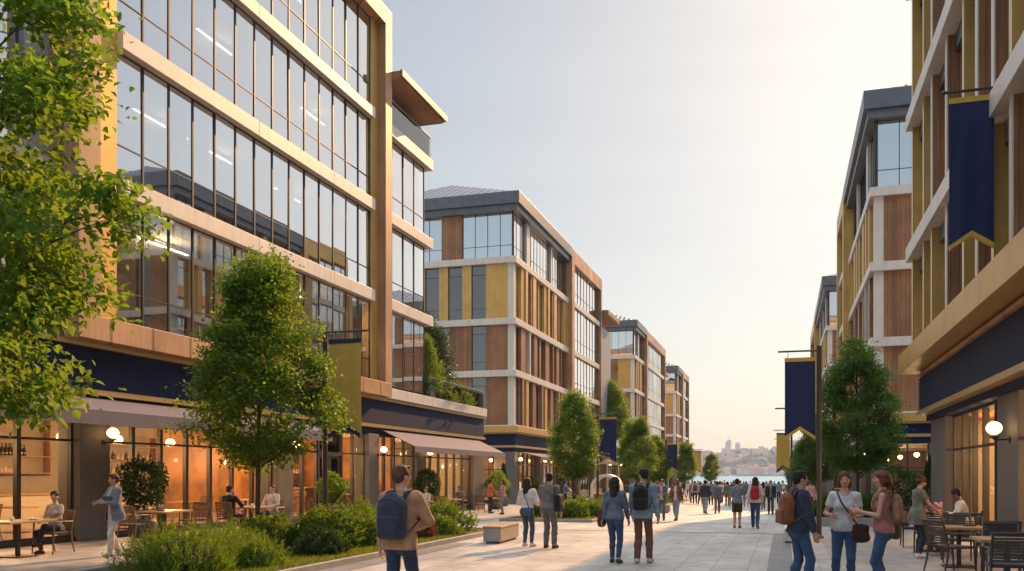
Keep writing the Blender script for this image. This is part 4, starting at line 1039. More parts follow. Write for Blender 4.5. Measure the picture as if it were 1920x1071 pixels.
# stone bench
t = thing('stone_bench', 'long concrete bench with a warm wooden top at the end of the near planter', 'bench', (-6.86, 21.85, 0), R(3))
MB().box(-.17, .17, -.88, .88, 0, .05).build('plinth', KERBD, t, rel=False); MB().box(-.22, .22, -.95, .95, .05, .38).build('body', BENCHS, t, rel=False, bevel=.012); MB().box(-.235, .235, -.965, .965, .38, .425).build('top', BENCHW, t, rel=False, bevel=.008)
t = thing('stone_bench', 'low pale stone block behind the boy with the brown backpack', 'bench', (.12, 24.3, 0)); MB().box(-.09, .09, -1.0, 1.0, 0, .04).build('plinth', KERBD, t, rel=False); MB().box(-.11, .11, -1.05, 1.05, .04, .36).build('body', WHITE, t, rel=False, bevel=.012)
t = thing('stone_bench', 'far small bench beyond the couple walking away', 'bench', (-6.6, 47.5, gz(47.5))); MB().box(-.8, .8, -.2, .2, 0, .05).build('plinth', KERBD, t, rel=False); MB().box(-.9, .9, -.25, .25, .05, .42).build('body', BENCHS, t, rel=False, bevel=.012)
# kiosk with an arched white hood
t = thing('kiosk', 'small stall with a white arched hood under the left trees', 'kiosk', (-9.6, 50.5, gz(50.5)))
b = MB()
n = 14
for k in range(n):
    a0, a1 = math.pi * k / n, math.pi * (k + 1) / n
    q = lambda a, r_: (r_ * math.cos(a), r_ * math.sin(a) * .9 + 1.3)
    (xa, za), (xb, zb), (xc, zc), (xd, zd) = q(a0, .85), q(a1, .85), q(a1, .68), q(a0, .68)
    b.prism([(xa, -.5, za), (xb, -.5, zb), (xc, -.5, zc), (xd, -.5, zd)], (0, 1.0, 0))
b.box(-.85, -.68, -.5, .5, .5, 1.3).box(.68, .85, -.5, .5, .5, 1.3)
b.build('hood', WHITE, t, rel=False); MB().box(-.8, .8, -.48, .48, .05, .95).build('cart', WOODM, t, rel=False, bevel=.01)
for s in (-.5, .5): MB().tube([(s, -.52, .2), (s, -.46, .2)], .2, 16).build('wheel', BRONZE, t, rel=False)
# ------------------------------------------------------------------ trees, shrubs, grass
def leaf_arrays(P, D, U, ln, wd, fold=.35, shape=6, rng=RNG):
    """P base points, D directions, U leaf-plane side vectors, ln/wd sizes -> verts, faces(quads)"""
    N = len(P); D = D / np.linalg.norm(D, axis=1, keepdims=True)
    S = np.cross(D, U); S /= np.maximum(np.linalg.norm(S, axis=1, keepdims=True), 1e-6)
    Nn = np.cross(S, D)
    ln = ln[:, None]; wd = wd[:, None]
    if shape == 6:
        p = [P, P + D * ln * .32 + S * wd * .5 + Nn * wd * fold * .5, P + D * ln * .68 + S * wd * .36 + Nn * wd * fold * .3, P + D * ln - Nn * ln * .12,
             P + D * ln * .68 - S * wd * .36 + Nn * wd * fold * .3, P + D * ln * .32 - S * wd * .5 + Nn * wd * fold * .5]
        V = np.stack(p, 1).reshape(-1, 3); b = np.arange(N)[:, None] * 6
        F = np.concatenate([b + [0, 1, 2, 3], b + [0, 3, 4, 5]], 0)
        return V, F
    p = [P, P + D * ln * .5 + S * wd * .5 + Nn * wd * fold * .4, P + D * ln, P + D * ln * .5 - S * wd * .5 + Nn * wd * fold * .4]
    V = np.stack(p, 1).reshape(-1, 3); b = np.arange(N)[:, None] * 4
    return V, b + [0, 1, 2, 3]
def rand_unit(n, rng): v = rng.normal(size=(n, 3)); return v / np.linalg.norm(v, axis=1, keepdims=True)

def tree_meshes(seed, env, z0, z1, trunk_h, trunk_r, n_clump, per, leafsize, clump_r=.22, lean=(0, 0), branch_n=26, shape=4, gap=.0, leader=True, lump=.55, sig=.24):
    """env(z01) -> crown radius; clumps of leaves hang on branches that leave the trunk"""
    rng = np.random.default_rng(seed); rnd = random.Random(seed)
    wood = MB(); tips = []
    top = z1 - .25
    # trunk with a slight bend
    nseg = 12; pts = []; ph = rnd.uniform(0, 6)
    for i in range(nseg + 1):
        f = i / nseg; z = f * (top if leader else trunk_h)
        pts.append((lean[0] * f + .04 * math.sin(3 * f + ph) * (f > .02), lean[1] * f + .04 * math.cos(2.4 * f + ph), z))
    rad = [max(.012, trunk_r * (1.25 if i == 0 else 1) * (1 - .92 * (i / nseg) ** 1.15 if leader else 1 - .35 * i / nseg)) for i in range(nseg + 1)]
    wood.tube(pts, rad, 10)
    def tp(z):
        f = z / (top if leader else trunk_h); f = min(max(f, 0), 1)
        i = min(int(f * nseg), nseg - 1); t = f * nseg - i
        return np.array(pts[i]) * (1 - t) + np.array(pts[i + 1]) * t
    lobes = []
    for k in range(branch_n):
        f = (k + .5) / branch_n; zt = z0 + (z1 - z0) * (.02 + .9 * f); ang = k * 2.399 + rnd.uniform(-.4, .4)
        r_ = env((zt - z0) / (z1 - z0)) * rnd.uniform(.6, 1.0)
        zs = max(trunk_h * .8, zt - r_ * .75 - .15) if leader else trunk_h * rnd.uniform(.9, 1.0)
        zs = min(zs, top - .1) if leader else zs
        a = tp(zs); c = tp(min(zt, top) if leader else trunk_h)
        tip = np.array([c[0] + r_ * math.cos(ang), c[1] + r_ * math.sin(ang), zt])
        mid = a * .45 + tip * .55 + np.array([0, 0, -.12 * r_]) + rng.normal(size=3) * .05
        br = max(.008, trunk_r * .42 * (1 - .6 * f))
        path = [a, a * .75 + mid * .25 + np.array([0, 0, .02]), mid, mid * .4 + tip * .6 + rng.normal(size=3) * .04, tip]
        wood.tube(path, [br, br * .85, br * .62, br * .4, br * .2], 6)
        lobes.append((tip, rnd.uniform(.75, 1.25)))
        for s in range(3):                       # side twigs
            q = mid * (1 - .3 * s) + tip * .3 * s
            e = q + np.array([math.cos(ang + (s - 1) * 1.3), math.sin(ang + (s - 1) * 1.3), .45]) * r_ * .42
            wood.tube([q, (q + e) / 2 + rng.normal(size=3) * .03, e], [br * .45, br * .3, br * .12], 5)
            lobes.append((e, rnd.uniform(.5, 1.0)))
    # clump centres: in lobes around branch ends, and inside the envelope
    C = []
    L_ = np.array([l[0] for l in lobes]); 
    Wt = np.array([l[1] for l in lobes]); Wt /= Wt.sum()
    while len(C) < n_clump:
        if rng.random() < lump:
            j = rng.choice(len(L_), p=Wt); p = L_[j] + rng.normal(size=3) * np.array([1, 1, .55]) * sig
        else:
            f = rng.random(); r_ = env(f) * math.sqrt(rng.uniform(.12, 1.0)); a = rng.uniform(0, 2 * math.pi)
            c = tp(min(z0 + f * (z1 - z0), top if leader else trunk_h)); p = np.array([c[0] + r_ * math.cos(a), c[1] + r_ * math.sin(a), z0 + f * (z1 - z0)])
        f = (p[2] - z0) / (z1 - z0)
        if f < -.06 or f > 1.05: continue
        # carve gaps with a smooth pseudo-noise
        g = math.sin(p[0] * 2.9 + seed) * math.sin(p[1] * 3.1 + seed * 2) * math.sin(p[2] * 2.7 + seed * 3)
        if g > .35 - gap: continue
        C.append(p)
    C = np.array(C)
    N = len(C) * per
    P = np.repeat(C, per, 0) + rng.normal(size=(N, 3)) * clump_r * np.array([1, 1, .62])
    ax = np.array([lean[0] * .5, lean[1] * .5, (z0 + z1) / 2])
    out = P - ax; out[:, 2] *= .4; out /= np.maximum(np.linalg.norm(out, axis=1, keepdims=True), .1)
    D = out * .6 + rand_unit(N, rng) * .8 + np.array([0, 0, -.25])
    U = rand_unit(N, rng) * .7 + np.array([0, 0, 1.0])
    ln = leafsize * rng.uniform(.65, 1.25, N); wd = ln * rng.uniform(.6, .8, N)
    V, F = leaf_arrays(P, D, U, ln, wd, .4, shape, rng)
    return wood, V, F
def plant(name, label, cat, loc, rz, group, wood, V, F, lm, wmat=None, scale=1.0, stem='trunk', crown='crown'):
    if loc[2] == 0: loc = (loc[0], loc[1], gz(loc[1]))
    t = thing(name, label, cat, loc, rz, group)
    t.scale = (scale,) * 3 if not hasattr(scale, '__len__') else scale
    if wood is not None: wood.build(stem, wmat or BARK, t, rel=False, smooth=True)
    link(crown, np_mesh(crown, V, F, [lm]), t)
    return t
def replant(src, label, loc, rz, scale=1.0, lm=None, group=None):
    t = copy_tree(src); t.location = loc if loc[2] else (loc[0], loc[1], gz(loc[1])); t.rotation_euler = (0, 0, rz); t.scale = (scale,) * 3 if not hasattr(scale, '__len__') else scale
    t['label'] = label
    if group: t['group'] = group
    if lm:
        for c in t.children:
            if c.name.startswith('crown') or c.name.startswith('foliage'):
                c.data = c.data.copy(); c.data.materials.clear(); c.data.materials.append(lm)
    return t
# nearest tree, mostly outside the left picture edge
def env0(f): return 2.25 * (max(0, math.sin(math.pi * min(1, (f * .86 + .1)))) ** .7)
w_, V, F = tree_meshes(5, env0, 2.75, 9.4, 2.5, .12, 1150, 21, .13, .17, branch_n=30, shape=6, gap=.1, leader=True, lump=.93, sig=.27)
plant('street_tree', 'nearest street tree with large bright leaves, cut by the left picture edge', 'tree', (-10.95, 9.4, 0), 0.4, 'street trees on the left', w_, V, F, LEAF_N)
# slim columnar street trees
def env1(f):
    return 1.5 * (.14 + .86 * min(1, f / .24)) * (1 - .86 * max(0, (f - .22) / .78) ** 1.15)
w_, V, F = tree_meshes(21, env1, 2.05, 6.7, 1.75, .062, 1500, 24, .092, .135, branch_n=32, shape=4, gap=.1, lump=.86, sig=.19)
GT = 'street trees on the left'
T1 = plant('street_tree', 'full leafy street tree standing in the near planter', 'tree', (-10.95, 17.2, 0), 2.2, GT, w_, V, F, LEAF_M)
w_, V, F = tree_meshes(33, env1, 1.95, 6.0, 1.7, .06, 1300, 22, .098, .14, branch_n=28, gap=.1, lump=.86, sig=.19)
T2 = plant('street_tree', 'slim street tree at the second planter on the left', 'tree', (-9.35, 41.0, 0), 0.0, GT, w_, V, F, LEAF_M, scale=(.86, .86, .97))
replant(T1, 'third slim street tree from the front in the left row', (-9.5, 60.5, 0), 1.0, (.92, .92, .92))
replant(T2, 'shaded slim tree between the two navy banners on the left', (-10.2, 76.0, 0), 2.0, .92)
replant(T1, 'slim tree left of the far gold banner', (-9.5, 92, 0), 3.0, .86)
replant(T2, 'small slim tree at the far end of the left row', (-9.2, 121, 0), 4.0, (.8, .8, .86))
replant(T1, 'leafy tree behind the third tree of the left row', (-12.4, 86, 0), 5.0, .9)
def env2(f): return 1.6 * (.35 + .65 * min(1, f / .22)) * (1 - .8 * max(0, (f - .25) / .75) ** 1.25)
w_, V, F = tree_meshes(44, env2, 2.15, 6.9, 2.0, .075, 1600, 23, .10, .15, branch_n=32, gap=.1, lump=.86, sig=.2)
GR = 'street trees on the right'
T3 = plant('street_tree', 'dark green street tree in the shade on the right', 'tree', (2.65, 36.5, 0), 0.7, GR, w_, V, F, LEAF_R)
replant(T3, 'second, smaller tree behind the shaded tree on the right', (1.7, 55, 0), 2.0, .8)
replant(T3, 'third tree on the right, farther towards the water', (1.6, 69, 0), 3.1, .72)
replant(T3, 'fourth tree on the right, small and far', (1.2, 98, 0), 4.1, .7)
# trees on the terraces
def env3(f): return 1.5 * (.5 + .5 * min(1, f / .15)) * (1 - .8 * max(0, (f - .35) / .65) ** 1.4)
w_, V, F = tree_meshes(51, env3, .3, 4.9, .3, .07, 1300, 20, .115, .2, branch_n=26, gap=-.05, lump=.35)
GC = 'trees on the roof terraces'
T4 = plant('terrace_tree', 'tall dark tree on the terrace beside the glass block', 'tree', (-18.9, 46.3, 5.5), 0, GC, w_, V, F, LEAF_D)
replant(T4, 'shorter yellow-green tree in front of the tall terrace tree', (-17.75, 42.8, 5.5), 2.0, (.66, .66, .66), LEAF_M)
replant(T4, 'broad tree on the terrace of the second left block', (-18.2, 96.5, 5.2), 1.0, (1.55, 1.55, 1.3), LEAF_M)
replant(T4, 'dark tree on the terrace of the second left block', (-20.0, 100.5, 5.2), 3.0, (1.4, 1.4, 1.1))

def shrub_arrays(seed, rx, ry, h, n_tw, per, ls, up=.6, twig=.16, wide=.5, flat_=0):
    rng = np.random.default_rng(seed)
    th = rng.uniform(0, 2 * math.pi, n_tw); ph = np.arccos(rng.uniform(-.12, 1, n_tw))
    lump = 1 + .16 * np.sin(th * 3 + seed) * np.sin(ph * 3 + seed * .7) + .09 * np.sin(th * 7 + seed * 2) * np.sin(ph * 6)
    rr = lump * rng.uniform(.72, 1.04, n_tw)
    nrm = np.stack([np.sin(ph) * np.cos(th), np.sin(ph) * np.sin(th), np.cos(ph)], 1)
    base = np.stack([rx * rr * nrm[:, 0], ry * rr * nrm[:, 1], np.maximum(.03, h * rr * nrm[:, 2] * .86 + .1 * h)], 1)
    dirs = nrm + np.array([0, 0, up]) + rng.normal(size=(n_tw, 3)) * .28; dirs /= np.linalg.norm(dirs, axis=1, keepdims=True)
    tw = twig * rng.uniform(.6, 1.3, n_tw)
    t = (np.arange(per) + .5) / per
    P = (base[:, None, :] + dirs[:, None, :] * (tw[:, None] * (t[None, :] - .35))[:, :, None]).reshape(-1, 3)
    dd = np.repeat(dirs, per, 0); N = len(P)
    D = dd * .9 + rand_unit(N, rng) * .8
    U = rand_unit(N, rng) + dd * .2
    ln = ls * rng.uniform(.7, 1.25, N) * np.tile(1.15 - .5 * t, n_tw); wd = ln * wide
    P[:, 2] = np.maximum(P[:, 2], .01)
    return leaf_arrays(P, D, U, ln, wd, .3, 4, rng)
def shrub(label, x, y, rx, ry, h, seed, lm=None, n=520, per=12, ls=.055, up=.5, twig=.125, wide=.5, z=0.02, group='shrubs in the near planter', name='shrub'):
    if 'near planter' in group: x -= .33
    t = thing(name, label, 'shrub', (x, y, z + (gz(y) if z < 1 else 0)), 0, group)
    V, F = shrub_arrays(seed, rx, ry, h, n, per, ls, up, twig, wide)
    link('foliage', np_mesh('foliage', V, F, [lm or LEAF_S]), t)
    b = MB(); rnd = random.Random(seed)
    for k in range(9):
        a = k * .7; b.tube([(0.05 * math.cos(a), .05 * math.sin(a), 0), (rx * .4 * math.cos(a), ry * .4 * math.sin(a), h * .45), (rx * .7 * math.cos(a), ry * .7 * math.sin(a), h * .75)], [.016, .011, .005], 5)
    b.ball((0, 0, h * .3), 1, rx * .62, ry * .62, h * .42, 12, 8)
    b.build('stem', SOIL, t, rel=False)
    return t
# planters
def planter(label, x0, x1, y0, y1, group='planting beds', kerb=.3, kh=.12, mat=KERB):
    t = thing('planter_bed', label, 'planter', ((x0 + x1) / 2, (y0 + y1) / 2, 0), 0, group)
    def S(b, xa, xb, ya, yb, k):
        ys = [ya] + [q for q, _ in GZB if ya < q < yb] + [yb]
        b.prism([(xa, ya, gz(ya) - .3)] + [(xa, q, gz(q) + k) for q in ys] + [(xa, yb, gz(yb) - .3)], (xb - xa, 0, 0))
    b = MB(); S(b, x1 - .1, x1, y0, y1, kh); S(b, x0, x0 + .1, y0, y1, kh); S(b, x0 + .1, x1 - .1, y0, y0 + .1, kh); S(b, x0 + .1, x1 - .1, y1 - .1, y1, kh); b.build('kerb', mat, t, bevel=.01)
    b = MB(); S(b, x0 + .1, x1 - .1, y0 + .1, y1 - .1, kh - .03); b.build('soil', SOIL, t)
    return t
planter('long near planting bed with a low kerb on the left', -11.2, -7.85, 4.0, 25.6); sheet('planter_border', DARKP, -7.85, -7.3, -20, 21.0, .006)
planter('second planting bed on the left with a slanted grass edge', -10.6, -6.9, 33.4, 46); planter('third planting bed farther along the left', -10.6, -7.6, 56, 78)
planter('grey stone planting bed under the shaded tree on the right', .85, 3.7, 33.3, 40, 'planting beds', .3, .32, GREYM)
def grass(label, x0, x1, y0, y1, n, seed, z=.09):
    rng = np.random.default_rng(seed)
    P = np.stack([rng.uniform(x0, x1, n), rng.uniform(y0, y1, n), np.full(n, z)], 1)
    P[:, 2] += [gz(q) for q in P[:, 1]]
    D = rng.normal(size=(n, 3)) * .35 + np.array([0, 0, 1]); U = rand_unit(n, rng)
    V, F = leaf_arrays(P, D, U, rng.uniform(.05, .12, n), rng.uniform(.008, .016, n), .2, 4, rng)
    tag(link('lawn_grass', np_mesh('lawn_grass', V, F, [GRASS])), label, 'grass', kind='stuff')
grass('short bright grass along the edge of the near planting bed', -9.9, -7.96, 10, 22.6, 26000, 1); grass('short grass round the shrubs of the second planting bed', -10.3, -7.0, 33.5, 45.8, 16000, 2)
grass('grass under the far trees on the left', -10.4, -7.7, 56.2, 77.8, 8000, 3)
shrub('big bright feathery shrub at the bottom edge left of the man', -9.15, 12.7, 1.02, .95, .80, 1, n=1500, per=16, ls=.05, up=1.1, twig=.24, wide=.36)
shrub('second feathery shrub behind the big one, left of it', -9.6, 14.5, .8, .7, .72, 2, n=1000, per=15, ls=.05, up=1.0, twig=.22, wide=.36)
shrub('small rounded shrub at the right foot of the big feathery one', -8.3, 13.6, .42, .42, .55, 3, n=520, per=13, ls=.05, up=.8, twig=.18, wide=.4)
shrub('broad dense shrub in the middle of the near planter', -9.15, 17.6, .85, .9, .95, 4, n=1300, per=12, ls=.06, wide=.6)
shrub('darker low shrub in front of the broad dense one', -8.4, 15.9, .5, .5, .55, 5, LEAF_D, n=600, per=12, ls=.06, wide=.6)
shrub('rounded shrub in the back of the near planter, left of the man', -10.2, 21.3, .8, .7, .95, 6, n=900, per=12, ls=.06, wide=.55)
shrub('pale green shrub right behind the man\'s left arm', -8.5, 18.3, .55, .6, .72, 7, n=800, per=12, ls=.055, wide=.5)
shrub('dusty red shrub right of the man', -8.35, 20.8, .42, .42, .62, 8, LEAF_RED, n=650, per=12, ls=.05, wide=.6)
shrub('low round green shrub beside the dusty red one', -8.2, 21.9, .5, .45, .58, 9, n=650, per=12, ls=.055)
shrub('tall loose shrub by the bench, last in the near planter', -9.2, 24.2, 1.0, .9, .95, 10, n=1200, per=13, ls=.06, z=.0)
shrub('leafy mound behind the broad dense shrub, by the tree foot', -10.2, 17.0, .7, .7, .8, 13, n=900, per=12, ls=.06, wide=.55)
shrub('round mound between the broad shrub and the man', -9.2, 19.6, .75, .7, .85, 14, n=1000, per=12, ls=.06, wide=.55)
shrub('dark shrub under the dusty red one', -8.7, 19.8, .5, .4, .5, 11, LEAF_D, n=500, per=12, ls=.055, wide=.6)
for i, (x, y, rx, h, lb) in enumerate(((-8.0, 34.9, .62, .78, 'round shrub at the front of the second planter'), (-7.55, 36.6, .55, .7, 'round shrub at the right corner of the second planter'), (-8.4, 37.5, .8, .9, 'wide shrub behind the two round ones in the second planter'), (-9.6, 35.6, .6, .7, 'shrub on the left side of the second planter'), (-8.5, 41.5, .8, .8, 'farther shrub under the second street tree'))):
    shrub(lb, x, y, rx, rx, h, 30 + i, n=620, per=12, ls=.07, group='shrubs in the second planter')
for i, (x, y, lb) in enumerate(((-8.4, 58, 'first shrub of the third planter'), (-8.3, 61.5, 'second shrub of the third planter'), (-8.5, 66, 'third shrub of the third planter'), (-8.6, 74, 'last shrub of the third planter'))):
    shrub(lb, x, y, .75, .8, .85, 40 + i, n=320, per=10, ls=.1, group='shrubs in the third planter')
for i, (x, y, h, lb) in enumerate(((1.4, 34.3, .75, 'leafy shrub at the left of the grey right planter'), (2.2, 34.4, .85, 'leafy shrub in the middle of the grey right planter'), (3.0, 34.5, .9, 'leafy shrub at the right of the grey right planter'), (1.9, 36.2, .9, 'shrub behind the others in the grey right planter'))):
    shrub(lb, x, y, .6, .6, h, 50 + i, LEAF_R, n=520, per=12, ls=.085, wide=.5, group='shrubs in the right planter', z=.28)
# hedge on the quay
for i, (x0, x1) in enumerate(((-16, -8.5), (-7, 0), (0.6, 5))):
    t = thing('hedge', ['left', 'middle', 'right'][i] + ' stretch of the low clipped hedge along the waterside', 'hedge', ((x0 + x1) / 2, 150, gz(150)), 0, 'hedges by the water')
    rng = np.random.default_rng(70 + i); n = 2600
    P = np.stack([rng.uniform(x0, x1, n) - (x0 + x1) / 2, rng.uniform(-.4, .4, n), rng.uniform(.1, 1.0, n)], 1)
    V, F = leaf_arrays(P, rand_unit(n, rng) + np.array([0, 0, .4]), rand_unit(n, rng), rng.uniform(.15, .28, n), rng.uniform(.1, .16, n), .3, 4, rng)
    link('foliage', np_mesh('foliage', V, F, [LEAF_S]), t); MB().box((x0 - x1) / 2 + .1, (x1 - x0) / 2 - .1, -.3, .3, 0, .85).build('stem', SOIL, t, rel=False)
# potted round shrubs beside the columns
def potted(x, y, label, r_=.55, zc=1.35, seed=1, pot=.34, lm=None, cone=False):
    t = thing('potted_shrub', label, 'potted plant', (x, y, gz(y)), 0, 'potted shrubs by the shop fronts')
    MB().lathe([(pot * .72, 0), (pot * .95, .2), (pot, .42), (pot * .92, .5), (pot * .84, .5), (pot * .8, .44), (0, .44)], 20).build('pot', POT, t, rel=False, smooth=True)
    MB().tube([(0, 0, .44), (.02, 0, .8), (0, .01, zc)], [.03, .025, .012], 8).build('stem', BARK, t, rel=False)
    rng = np.random.default_rng(seed); n = 3200
    if cone:
        f = rng.random(n) ** .7; a = rng.uniform(0, 6.283, n); rr = r_ * (1 - f * .92) * np.sqrt(rng.uniform(.3, 1, n))
        P = np.stack([rr * np.cos(a), rr * np.sin(a), .5 + f * (zc + r_ - .5) * 1.25], 1)
    else:
        d = rand_unit(n, rng); lump = .92 + .2 * np.sin(d[:, 0] * 4 + seed) * np.sin(d[:, 2] * 4 + seed * 2) + .1 * np.sin(d[:, 1] * 9 + seed)
        P = d * (r_ * lump * rng.uniform(.55, 1, n) ** .6)[:, None] * np.array([1, 1, 1.08]) + np.array([0, 0, zc])
    D = (P - np.array([0, 0, zc])) / r_ + rand_unit(n, rng) * .8
    V, F = leaf_arrays(P, D, rand_unit(n, rng) + np.array([0, 0, .8]), rng.uniform(.07, .12, n), rng.uniform(.04, .07, n), .3, 4, rng)
    link('foliage', np_mesh('foliage', V, F, [lm or LEAF_D]), t)
    return t
potted(-16.35, 20.2, 'round potted shrub behind the woman with the tablet', .62, 1.45, 1)
potted(-16.0, 30.0, 'potted shrub left of the café door', .52, 1.25, 2, lm=LEAF_M); potted(-16.1, 39.6, 'round potted shrub behind the smiling seated woman', .62, 1.5, 3)
potted(-16.1, 50.2, 'round potted shrub by the standing pair at the end column', .7, 1.5, 4, lm=LEAF_M); potted(-17.6, 56.5, 'tall cone-shaped potted shrub in the gap between the left blocks', .6, 1.7, 5, cone=True)
potted(-17.3, 62.5, 'round potted shrub at the corner of the second left block', .6, 1.4, 6)
potted(3.75, 32.9, 'large dark potted shrub at the corner of the near right building', .75, 1.35, 7); potted(5.2, 36.5, 'cone-shaped plant behind the large dark potted shrub', .6, 1.5, 8, cone=True)
potted(-17.3, 72, 'potted shrub farther along the second left block', .6, 1.3, 9)
# planting on the terraces
for i, (x, y, rx, h, z, lb) in enumerate(((-17.45, 44.6, 1.0, 1.3, 5.5, 'hedge-like shrub behind the podium balustrade, left'), (-17.55, 46.8, 1.25, 1.35, 5.5, 'rounded shrub behind the podium balustrade, middle'), (-17.6, 48.6, .7, 1.0, 5.5, 'small shrub at the podium corner'), (-17.4, 39.8, .5, 1.6, 17.3, 'tuft of green under the roof canopy'), (-18.0, 94, 1.0, 1.2, 5.2, 'shrub on the terrace of the second left block'))):
    shrub(lb, x, y, rx, rx, h, 60 + i, LEAF_S, n=520, per=12, ls=.08, z=z, group='shrubs on the terraces')
o = potted(-20.0, 40.0, 'leafy plant inside the café beside the bar', .5, 1.3, 12, lm=LEAF_M)
# ------------------------------------------------------------------ people: bodies and clothes grown as smooth solids
def surfnets(vol, org, h):
    s = vol < 0
    nx, ny, nz = vol.shape
    c = np.zeros((nx - 1, ny - 1, nz - 1), dtype=np.int8)
    for i in (0, 1):
        for j in (0, 1):
            for k in (0, 1): c += s[i:nx - 1 + i, j:ny - 1 + j, k:nz - 1 + k]
    act = (c > 0) & (c < 8)
    I, J, K = np.nonzero(act)
    idx = -np.ones(act.shape, dtype=np.int64); idx[I, J, K] = np.arange(len(I))
    acc = np.zeros((len(I), 3)); cnt = np.zeros(len(I))
    corners = [(0, 0, 0), (1, 0, 0), (0, 1, 0), (1, 1, 0), (0, 0, 1), (1, 0, 1), (0, 1, 1), (1, 1, 1)]
    edges = [(a, b) for a in range(8) for b in range(a + 1, 8) if sum(abs(corners[a][t] - corners[b][t]) for t in range(3)) == 1]
    val = [vol[I + x, J + y, K + z] for x, y, z in corners]
    for a, b in edges:
        m = (val[a] < 0) != (val[b] < 0)
        t = np.where(m, val[a] / np.where(m, val[a] - val[b], 1), 0)[:, None]
        p = np.array(corners[a]) * (1 - t) + np.array(corners[b]) * t
        acc += p * m[:, None]; cnt += m
    V = (np.stack([I, J, K], 1) + acc / cnt[:, None]) * h + org
    F = []
    for ax in range(3):
        sl0 = [slice(None)] * 3; sl1 = [slice(None)] * 3; sl0[ax] = slice(0, -1); sl1[ax] = slice(1, None)
        d = s[tuple(sl0)] != s[tuple(sl1)]
        o = [t for t in range(3) if t != ax]
        q = np.stack(np.nonzero(d), 1)
        q = q[(q[:, o[0]] > 0) & (q[:, o[1]] > 0) & (q[:, o[0]] < vol.shape[o[0]] - 1) & (q[:, o[1]] < vol.shape[o[1]] - 1)]
        inside = s[q[:, 0], q[:, 1], q[:, 2]]
        cs = []
        for da, db in ((0, 0), (1, 0), (1, 1), (0, 1)):
            t = q.copy(); t[:, o[0]] -= da; t[:, o[1]] -= db
            cs.append(idx[t[:, 0], t[:, 1], t[:, 2]])
        f = np.stack(cs, 1)
        flip = inside if ax != 1 else ~inside
        f = np.where(flip[:, None], f, f[:, ::-1]); F.append(f)
    return V, np.concatenate(F)

